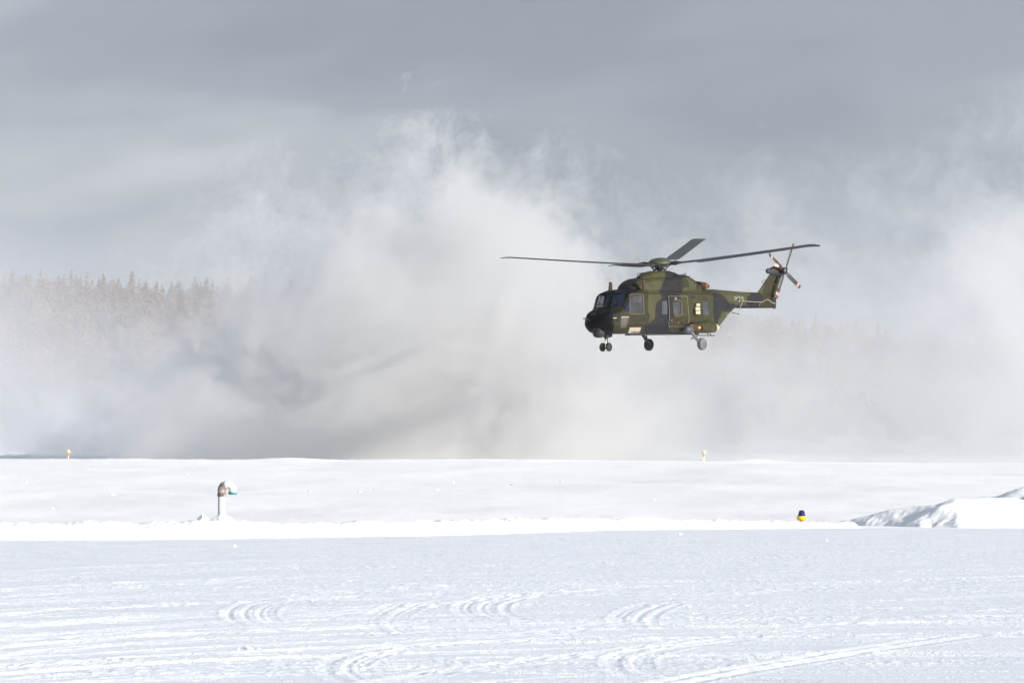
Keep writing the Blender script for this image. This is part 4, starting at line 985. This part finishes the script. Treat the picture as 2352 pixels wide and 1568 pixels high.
for a, b, w, h in ((937, 530, .10, .09), (994, 532, .07, .14), (1030, 512, .04, .03)): cow_quad('vent', XA(a, 1.06)+w/2, XA(a, 1.06)-w/2, ZB(b)-h/2, ZB(b)+h/2, M_HOLE, heli, 0.008, 1)
for a, b, w, h, y in ((1140, 520, .16, .26, .98), (1168, 510, .05, .09, .92), (1225, 516, .07, .13, .72), (1108, 578, .15, .15, 1.0), (1196, 567, .07, .07, .85)): cow_quad('vent', XA(a, y)+w/2, XA(a, y)-w/2, ZB(b)-h/2, ZB(b)+h/2, M_HOLE if a != 1140 else simple_mat('olive_panel', (0.03, 0.035, 0.012), 0.7), heli, 0.008, 1)
bm = bmesh.new(); add_rod(bm, (XA(1185, .9), .90, 3.10), (XA(1220, .9), .93, 3.13), .06, seg=12); bmo('oil_vent', bm, M_DARK, heli)
for s in (1, -1):
    bm = bmesh.new(); add_lathe(bm, (-2.55, .42*s, 3.24), (-1, .12*s, -.12), [(0, .16), (.35, .17), (.66, .15), (.80, .10), (.82, .02)], 20); bmo('exhaust_pipe', bm, M_EXH, heli, True)
    bm = bmesh.new(); add_lathe(bm, (-2.54, .42*s, 3.24), (-1, .12*s, -.12), [(.52, .175), (.60, .172), (.62, .15)], 20); bmo('exhaust_rim', bm, M_ORANGE, heli, True)
bm = bmesh.new(); add_tube(bm, [(1.75, -.1, 3.60), (1.72, -.1, 3.76), (1.25, -.1, 3.82)], .016); add_tube(bm, [(1.75, .25, 3.58), (1.72, .25, 3.74), (1.3, .25, 3.80)], .016)
add_tube(bm, [(XA(1062, 0), 0, 3.70), (XA(1090, 0), 0, 3.80), (XA(1098, 0), 0, 3.70)], .018); bmo('grab_rail', bm, M_DARK, heli)
bm = bmesh.new(); add_box(bm, (XA(1045, .3), .3, 3.60), (.9, .5, .10)); bmo('deck_step', bm, M_BLACK, heli, bevel=.02)
# long black rail under the engine deck (top door track)
bm = bmesh.new()
for s in (1, -1):
    pts = [AB(a, 604, 0.03) for a in (750, 850, 950, 1050, 1150, 1240)]; add_tube(bm, [(p.x, p.y*s, p.z) for p in pts], .022)
bmo('door_track', bm, M_BLACK, heli)

# ---- flare dispenser bump with three cream boxes
for s in (1, -1):
    bm = bmesh.new(); add_prism(bm, [(XA(1120, 1.3), ZB(700)), (XA(1205, 1.3), ZB(684)), (XA(1222, 1.3), ZB(740)), (XA(1205, 1.3), ZB(800)), (XA(1160, 1.3), ZB(797)), (XA(1122, 1.3), ZB(765))], 1.10*s, 1.36*s)
    for v in bm.verts:
        if abs(v.co.y) > 1.3 and v.co.x > XA(1160, 1.3): v.co.y = 1.24*s
    o = bmo('dispenser_fairing', bm, M_CAMO, heli); camo(o)
    for (a, b, w, h) in ((1192, 703, .26, .13), (1188, 736, .31, .155), (1191, 769, .31, .155)):
        bm = bmesh.new(); x = XA(a, 1.42); add_box(bm, (x, 1.40*s, ZB(b)), (w*.85, .16, h), Matrix.Rotation(R(-22*s), 3, 'Z').to_euler()); bmo('flare_box', bm, M_CREAM, heli, bevel=.01)

# ---- sponsons with the main gear
for s in (1, -1):
    y = 1.42*s
    bm = bmesh.new(); prof = []
    st = [(XA(1100, 1.42), .93, 1.22, .10), (XA(1140, 1.42), .86, 1.32, .22), (XA(1190, 1.42), .84, 1.32, .26), (XA(1225, 1.42), .83, 1.40, .28), (XA(1270, 1.42), .83, 1.42, .27), (XA(1328, 1.42), .86, 1.30, .24)]
    prev = None
    for x, z0, z1, w in st:
        ring = [bm.verts.new((x, y+w*math.copysign(abs(math.cos(t))**.7, math.cos(t)), (z0+z1)/2+(z1-z0)/2*math.copysign(abs(math.sin(t))**.8, math.sin(t)))) for t in np.linspace(0, 2*math.pi, 24, endpoint=False)]
        if prev:
            for k in range(24): bm.faces.new((prev[k], prev[(k+1) % 24], ring[(k+1) % 24], ring[k]))
        else: bm.faces.new(ring)
        prev = ring
    bm.faces.new(prev); bmesh.ops.recalc_face_normals(bm, faces=bm.faces); spo = bmo('sponson', bm, M_CAMO, heli, True); camo(spo)
    bm = bmesh.new(); add_lathe(bm, (XA(1327, 1.42), y, 1.08), (-1, 0, 0.02), [(0, .225), (.14, .215), (.30, .165), (.46, .09), (.56, .035)], 24); cone_ = bmo('tail_cone', bm, M_CREAM, spo, True)
    bm = bmesh.new(); add_box(bm, (XA(1327, 1.42)-.57, y, 1.10), (.03, .06, .10)); bmo('static_vane', bm, M_BLACK, spo)
    bm = bmesh.new(); add_prism(bm, [(XA(1125, 1.5), ZB(874)), (XA(1165, 1.5), ZB(852)), (XA(1245, 1.5), ZB(848)), (XA(1200, 1.5), ZB(880))], 1.20*s, 1.50*s); bmo('intake', bm, M_HOLE, spo)
    bm = bmesh.new(); add_tube(bm, [(XA(1120, 1.56), 1.56*s, ZB(877)), (XA(1195, 1.56), 1.56*s, ZB(882)), (XA(1240, 1.50), 1.50*s, ZB(855)), (XA(1290, 1.40), 1.40*s, ZB(848))], .016); bmo('warning_stripe', bm, simple_mat('dull_orange', (0.30, 0.12, 0.03), 0.6), spo)
    bm = bmesh.new(); add_box(bm, (XA(1233, 1.70), 1.69*s, ZB(911)), (.13, .03, .12)); bmo('vent', bm, M_HOLE, spo)
    bm = bmesh.new(); add_lathe(bm, (XA(1209, 1.72), 1.70*s, ZB(900)), (0, s, 0), [(-.02, .045), (.02, .04), (.035, .02)], 12)
    bmo('navigation_light', bm, M_NAV if s > 0 else simple_mat('green_lamp', (0.05, 0.4, 0.15), 0.4), spo)
    # gear
    bm = bmesh.new(); add_lathe(bm, (XA(1085, 1.55), 1.50*s, 1.02), (-1, 0, -.05), [(0, .05), (.05, .14), (.2, .19), (.42, .19), (.55, .12), (.60, .04)], 18)
    mg = bmo('landing_gear', bm, simple_mat('blue_grey_metal', (0.055, 0.06, 0.075), 0.5), heli, True)
    bm = bmesh.new(); add_rod(bm, (-.52, 1.50*s, .92), (-1.22, 1.53*s, .36), .085, .065, 12); add_rod(bm, (-.86, 1.46*s, .66), (-.70, 1.40*s, .55), .04); add_rod(bm, (-.98, 1.50*s, .78), (-1.10, 1.52*s, .42), .035); bmo('trailing_arm', bm, M_GREY if s > 0 else M_DARK, mg, True)
    bm = bmesh.new(); add_lathe(bm, (-1.32, 1.60*s, .30), (0, s, 0), [(-.13, .16), (-.12, .25), (-.07, .295), (.07, .295), (.12, .25), (.13, .16)], 32); wh = bmo('wheel', bm, M_DUST if s > 0 else M_BLACK, mg, True)
    if s > 0: wh['label'] = 'main wheel dusted grey with snow'
    bm = bmesh.new(); add_lathe(bm, (-1.32, 1.60*s, .30), (0, s, 0), [(.09, .15), (.135, .15), (.12, .08), (.15, .05)], 20); bmo('rim', bm, M_GREY, wh)
# nose gear
bm = bmesh.new(); add_rod(bm, (4.62, 0, .90), (4.60, 0, .62), .10, .085, 14); add_box(bm, (4.45, 0, .78), (.10, .30, .22)); add_rod(bm, (4.40, .0, .88), (4.52, 0, .52), .04); ng = bmo('nose_gear', bm, M_DARK, heli)
bm = bmesh.new(); add_rod(bm, (4.60, 0, .64), (4.60, 0, .20), .050, .050, 14); bmo('oleo_strut', bm, M_OLEO, ng, True)
bm = bmesh.new(); add_rod(bm, (4.48, .0, .60), (4.44, 0, .42), .03); add_rod(bm, (4.44, 0, .42), (4.54, 0, .24), .03); add_rod(bm, (4.60, -.16, .22), (4.60, .16, .22), .035); bmo('torque_link', bm, M_DARK, ng)
for s in (1, -1):
    bm = bmesh.new(); add_lathe(bm, (4.60, .19*s, .215), (0, s, 0), [(-.08, .12), (-.07, .18), (-.04, .212), (.04, .212), (.07, .18), (.08, .12)], 28); wh = bmo('wheel', bm, M_BLACK, ng, True)
    bm = bmesh.new(); add_lathe(bm, (4.60, .19*s, .215), (0, s, 0), [(.05, .11), (.082, .11), (.07, .06), (.09, .035)], 18); bmo('rim', bm, M_DARK, wh)
    bm = bmesh.new(); add_box(bm, (4.62, .22*s, .80), (.5, .02, .20)); bmo('gear_door', bm, M_DARK, ng)

# ---- tail boom and fin
BOOM = [(-9.45, 2.07, 2.70, .05, .09, 2.4, .08, 2.6, .04), (-9.2, 2.06, 2.80, .10, .16, 2.4, .13, 2.68, .07), (-8.2, 2.06, 2.84, .14, .24, 2.42, .20, 2.70, .10), (-7.0, 2.06, 2.87, .18, .32, 2.44, .27, 2.70, .13), (-6.2, 2.065, 2.90, .21, .39, 2.45, .33, 2.71, .16), (-5.7, 2.08, 2.92, .22, .43, 2.45, .36, 2.72, .18)]
rc = loft(BOOM, 96, 0.03); v_, f_ = shell(rc); v_, f_ = cap(v_, f_, rc); boom = mesh_obj('tail_boom', v_, f_, M_CAMO, heli); camo(boom)
def airfoil(xl, xt, z, t, n=14):                    # leading and trailing X at height z, half thickness t
    P = []
    for k in range(n+1):
        f = k/n; w = t*2.6*(math.sqrt(f)*(1-f)**.8+0.02); P.append((xl+(xt-xl)*f, w, z))
    return P + [(x, -w, z) for x, w, z in P[-2:0:-1]]
FIN = [(-8.0, -9.46, 2.50, .09), (-8.0, -9.62, 2.78, .085), (-8.22, -9.76, 3.0, .08), (-8.60, -9.90, 3.35, .07), (-8.95, -10.02, 3.68, .065), (-9.10, -10.08, 3.82, .06)]
FN = []
for k in range(45):
    f = k/44*(len(FIN)-1); i = min(int(f), len(FIN)-2); g_ = f-i; FN.append([FIN[i][q]*(1-g_)+FIN[i+1][q]*g_ for q in range(4)])
RR = np.array([airfoil(xl, xt, z, t, 40) for xl, xt, z, t in FN])
v_, f_ = shell(RR); v_, f_ = cap(v_, f_, RR); fin = mesh_obj('tail_fin', v_, f_, M_CAMO, heli); camo(fin)
bm = bmesh.new(); add_lathe(bm, (-8.80, 0, 3.93), (-1, 0, .01), [(0, .05), (.04, .12), (.14, .14), (.30, .15), (.42, .20), (.60, .245), (.85, .25), (1.05, .22), (1.2, .14), (1.26, .05)], 24)
for v in bm.verts: v.co.y *= 0.8
hd = bmo('tail_gearbox_fairing', bm, M_DARK, heli, True)
bm = bmesh.new(); add_tube(bm, [(-8.52, 0, 3.30), (-8.40, 0, 3.36), (-8.56, 0, 3.50), (-8.68, 0, 3.44)], .014); bmo('grab_handle', bm, M_DARK, heli)
bm = bmesh.new(); add_box(bm, (-9.42, 0, 2.12), (.14, .10, .18)); bmo('tail_bumper', bm, M_DARK, heli, bevel=.02)
bm = bmesh.new(); add_lathe(bm, (-9.62, .02, 4.17), (0, 0, 1), [(-.03, .075), (.05, .075), (.10, .05)], 14); bmo('beacon', bm, M_BEACON, heli)
# flag on the fin: black, red, gold bars
for k, m_ in enumerate((M_BLACK, M_RED, M_ORANGE)):
    bm = bmesh.new(); xx_ = XA(1870, .11); add_box(bm, (xx_, .094, ZB(509+k*6.5)), (.24, .02, .034)); bmo('flag_stripe', bm, m_, heli)
# HF wire and its posts on the boom
def BY(x, z): return float(np.interp(x, [-9.4, -8.2, -7, -5.8, -5.2, -4.5, -3.9], [.10, .24, .32, .44, .62, .80, .98]))
posts = [((1440, 790), (1415, 779)), ((1560, 783), (1495, 770)), ((1545, 690), (1592, 672)), ((1622, 693), (1668, 676)), ((1685, 697), (1745, 680)), ((1700, 678), (1770, 664)), ((1352, 838), (1420, 785))]
for (a0, b0), (a1, b1) in posts:
    bm = bmesh.new(); y = .42 if a0 > 1540 else .75; add_rod(bm, (XA(a0, y-.1), y-.1, ZB(b0)), (XA(a1, y+.08), y+.08, ZB(b1)), .022, seg=6); bmo('antenna_post', bm, M_BLACK, heli)
wire = [(1425, 782), (1490, 786), (1545, 776), (1566, 745), (1580, 690), (1592, 670), (1680, 676), (1765, 679), (1782, 662), (1806, 656), (1830, 672), (1850, 688), (1912, 689)]
bm = bmesh.new(); add_tube(bm, [(XA(a, .52 if a > 1540 else .80), .52 if a > 1540 else .80, ZB(b)) for a, b in wire], .013, 5); bmo('wire_antenna', bm, M_WIRE, heli)
for (a0, b0), (a1, b1) in (((1745, 684), (1735, 712)),):
    bm = bmesh.new(); add_rod(bm, (XA(a0, .32), .30, ZB(b0)), (XA(a1, .32), .30, ZB(b1)), .022, seg=6); bmo('orange_bracket', bm, M_ORANGE, heli)
# serial and national cross on the boom
def text_mesh(txt, size, a, b, mat, name, depth=0.004):
    cu = bpy.data.curves.new(name, 'FONT'); cu.body = txt; cu.size = size; cu.extrude = depth; cu.align_x = 'CENTER'; cu.align_y = 'CENTER'
    to = bpy.data.objects.new(name, cu); COL.objects.link(to)
    dg = bpy.context.evaluated_depsgraph_get(); me = bpy.data.meshes.new_from_object(to.evaluated_get(dg)); bpy.data.objects.remove(to); bpy.data.curves.remove(cu)
    me.materials.clear(); me.materials.append(mat)
    o = bpy.data.objects.new(name, me); COL.objects.link(o); o.parent = heli
    y = tail_y(XA(a, .35), ZB(b)); y = tail_y(XA(a, y), ZB(b))
    # text x runs towards the tail (-X), up is +Z, faces +Y
    sl_ = math.atan2(tail_y(XA(a, y)+.2, ZB(b))-tail_y(XA(a, y)-.2, ZB(b)), .4)
    o.matrix_local = Matrix.Translation((XA(a, y), y+0.02, ZB(b))) @ Matrix.Rotation(sl_, 4, 'Z') @ Matrix(((-1, 0, 0, 0), (0, 0, 1, 0), (0, 1, 0, 0), (0, 0, 0, 1)))
    return o
def boom_y(x, z):
    A = np.array(sorted(BOOM)); q = [np.interp(x, A[:, 0], A[:, k]) for k in range(1, 9)]
    s2 = section(q, 160); s2 = s2[s2[:, 0] > 0]; s2 = s2[np.argsort(s2[:, 1])]
    return float(np.interp(z, s2[:, 1], s2[:, 0]))
def tail_y(x, z): return max(boom_y(x, z), surf_y(x, z, 0.0) if x > -6.3 else 0)
text_mesh('78', .34, 1523, 651, M_LETTER, 'serial_lettering'); text_mesh('20', .34, 1583, 651, M_LETTER, 'serial_lettering')
cy_ = tail_y(XA(1552, .40), ZB(652)); cx_, cz_ = XA(1552, cy_), ZB(652)
bm = bmesh.new(); add_box(bm, (cx_, cy_+.010, cz_), (.30, .012, .085)); add_box(bm, (cx_, cy_+.010, cz_), (.085, .010, .30)); bmo('national_cross', bm, M_BLACK, heli)
bm = bmesh.new()
for sx_ in (1, -1):
    for sz_ in (1, -1):
        add_box(bm, (cx_+sx_*.067, cy_+.012, cz_+sz_*.105), (.035, .014, .13)); add_box(bm, (cx_+sx_*.115, cy_+.012, cz_+sz_*.062), (.10, .014, .035))
bmo('cross_border', bm, M_WHITE, heli)

# ---- main rotor
HUBZ = 4.27; tilt = R(5.4)
rot_root = bpy.data.objects.new('main_rotor', None); COL.objects.link(rot_root); rot_root.parent = heli; rot_root.location = (0, 0, HUBZ); rot_root.rotation_euler = (R(-0.8), tilt, 0)
bm = bmesh.new(); add_rod(bm, (0, 0, 3.85), (0.03, 0, 4.30), .12, .14, 16)
for k in range(4):
    t = k*math.pi/2+.5; add_rod(bm, (.30*math.cos(t), .30*math.sin(t), 3.88), (.36*math.cos(t+.2), .36*math.sin(t+.2), 4.20), .022); add_rod(bm, (.22*math.cos(t+.6), .22*math.sin(t+.6), 3.9), (.50*math.cos(t), .50*math.sin(t), 4.18), .028)
bmesh.ops.create_cone(bm, cap_ends=True, segments=24, radius1=.36, radius2=.20, depth=.10, matrix=Matrix.Translation((0, 0, 4.00)))
bmo('rotor_mast', bm, M_DARK, heli)
bm = bmesh.new(); add_lathe(bm, (0, 0, -.02), (0, 0, 1), [(-.03, .50), (.03, .585), (.10, .565), (.18, .49), (.25, .36), (.29, .20), (.30, .05)], 40)
cp_ = bmo('rotor_cap', bm, simple_mat('olive_drab', (0.055, 0.06, 0.035), 0.55), rot_root, True)
bm = bmesh.new(); add_lathe(bm, (0, 0, -.10), (0, 0, 1), [(-.12, .16), (-.08, .36), (.06, .40), (.08, .3)], 24)
hubo = bmo('rotor_hub', bm, M_DARK, rot_root)
PHI = R(16.0)                                      # blade direction against the picture plane
def blade_mesh(swept=True):
    V_, F_ = [], []
    secs = []
    for k in range(60):
        f = k/59; r = .95+(8.15-.95)*f
        if r < 1.85: c = .20+.05*f; th_ = .09
        elif r < 2.15: c = .22+(.62-.22)*((r-1.85)/.30)**.7; th_ = .07
        else: c = .62; th_ = .060
        tipf = max(0, (r-7.45)/.70); sweep = .30*tipf**1.6; c = c*(1-.62*tipf**2)
        z = 0.66*((r-.95)/7.2)**1.12 - .06*tipf**2.0
        pitch = R(12-4*f) if r > 1.9 else R(12)
        secs.append((r, c, th_*(.5+.5*(1-tipf)), sweep, z, pitch))
    n = 18
    for r, c, th_, sw, z, pt in secs:
        for q in range(n):
            t = 2*math.pi*q/n; x_ = .5*math.cos(t); u = x_*c - c*.20 - sw; w = th_*.5*math.sin(t)*(1.0+.5*math.cos(t))
            V_.append((r, u*math.cos(pt)-w*math.sin(pt), z+u*math.sin(pt)+w*math.cos(pt)))
    for i in range(len(secs)-1):
        for q in range(n): F_.append((i*n+q, (i+1)*n+q, (i+1)*n+(q+1) % n, i*n+(q+1) % n))
    F_.append(tuple(range(n))[::-1]); F_.append(tuple((len(secs)-1)*n+q for q in range(n)))
    return V_, F_
bv, bf = blade_mesh(); bme = None
for k in range(4):
    # world direction of blade k: first points right in the picture and a little towards the camera
    wa = -PHI + k*math.pi/2; la = wa-(math.pi+TH)
    if bme is None:
        b0 = mesh_obj('rotor_blade', bv, bf, M_BLADE, rot_root); bme = b0.data; bo = b0
    else: bo = bpy.data.objects.new('rotor_blade', bme); COL.objects.link(bo); bo.parent = rot_root
    bo.rotation_euler = (0, 0, la)
    bm = bmesh.new(); add_rod(bm, (.35, 0, -.02), (.78, 0, 0), .085, .105, 14); add_rod(bm, (.78, 0, 0), (.84, 0, 0), .13, .13, 14); add_rod(bm, (.84, 0, 0), (1.02, 0, .01), .09, .07, 12); add_rod(bm, (.55, .16, -.08), (.95, .14, -.02), .025); add_box(bm, (1.0, 0, .01), (.16, .20, .10))
    gr = bmo('blade_grip', bm, M_DARK, bo)
# ---- tail rotor, port side of the fin
TR = Vector((-9.68, .44, 3.93))
tr_root = bpy.data.objects.new('tail_rotor', None); COL.objects.link(tr_root); tr_root.parent = heli; tr_root.location = TR
bm = bmesh.new(); add_lathe(bm, (0, -.32, 0), (0, 1, 0), [(0, .12), (.20, .13), (.24, .18), (.40, .18), (.44, .10), (.48, .06)], 20); bmo('tail_rotor_hub', bm, M_DARK, tr_root)
bm = bmesh.new(); add_lathe(bm, (0, .16, 0), (0, 1, 0), [(0, .05), (.03, .05), (.035, .02)], 12); bmo('hub_cap', bm, M_CREAM, tr_root)
for k in range(4):
    ang = R(60+90*k)
    d = Vector((-math.cos(ang), 0, math.sin(ang))); nrm = Vector((0, 1, 0)); tg = nrm.cross(d)
    def seg_mesh(r0, r1, name, mat, parent, grow=0.0):
        bm = bmesh.new(); prev = None
        for q in range(5):
            r = r0+(r1-r0)*q/4; c = (.10 if r < .3 else .22)+grow; c = c if r > .34 or r < .3 else .22
            ring = []
            for t in np.linspace(0, 2*math.pi, 12, endpoint=False):
                u = .5*c*math.cos(t)-.03; w = (.018+grow*.5)*math.sin(t); pt = R(14)
                ring.append(bm.verts.new(d*r+tg*(u*math.cos(pt)-w*math.sin(pt))+nrm*(u*math.sin(pt)+w*math.cos(pt))))
            if prev:
                for z_ in range(12): bm.faces.new((prev[z_], prev[(z_+1) % 12], ring[(z_+1) % 12], ring[z_]))
            else: bm.faces.new(ring)
            prev = ring
        bm.faces.new(prev); bmesh.ops.recalc_face_normals(bm, faces=bm.faces)
        return bmo(name, bm, mat, parent, True)
    tb = seg_mesh(.14, 1.22, 'tail_rotor_blade', M_BLADE, tr_root)
    for r0, r1, m_, nm in ((1.18, 1.29, M_RED, 'red_band'), (1.29, 1.42, M_WHITE, 'white_band'), (1.42, 1.52, M_RED, 'red_band')): seg_mesh(r0, r1, nm, m_, tb, 0.006)
    seg_mesh(1.52, 1.60, 'blade_tip', M_BLADE, tb)

# ---- lengthen the tail a touch and set the hover attitude
def warp(c):
    c = c.copy(); X_ = c[..., 0]
    c[..., 0] = np.where(X_ < 0, X_-.0069*X_**2, X_-.005*X_**2) - .024*c[..., 2]
    return c
for o in [o for o in heli.children_recursive]:
    if o.parent is rot_root or (o.parent and o.parent.parent is rot_root): continue
    if o.parent is tr_root or (o.parent and o.parent.parent is tr_root): continue
    if o is rot_root: continue
    if o is tr_root or o.name.startswith('serial_lettering'):
        o.location = Vector(warp(np.array(o.location)[None])[0]); continue
    if o.type == 'MESH':
        me = o.data; n = len(me.vertices); co = np.zeros(n*3, np.float32); me.vertices.foreach_get('co', co)
        me.vertices.foreach_set('co', warp(co.reshape(-1, 3).astype(float)).astype(np.float32).reshape(-1)); me.update()
rot_root.location.x = -.024*HUBZ
heli.rotation_euler = (0, R(1.4), math.pi+TH)
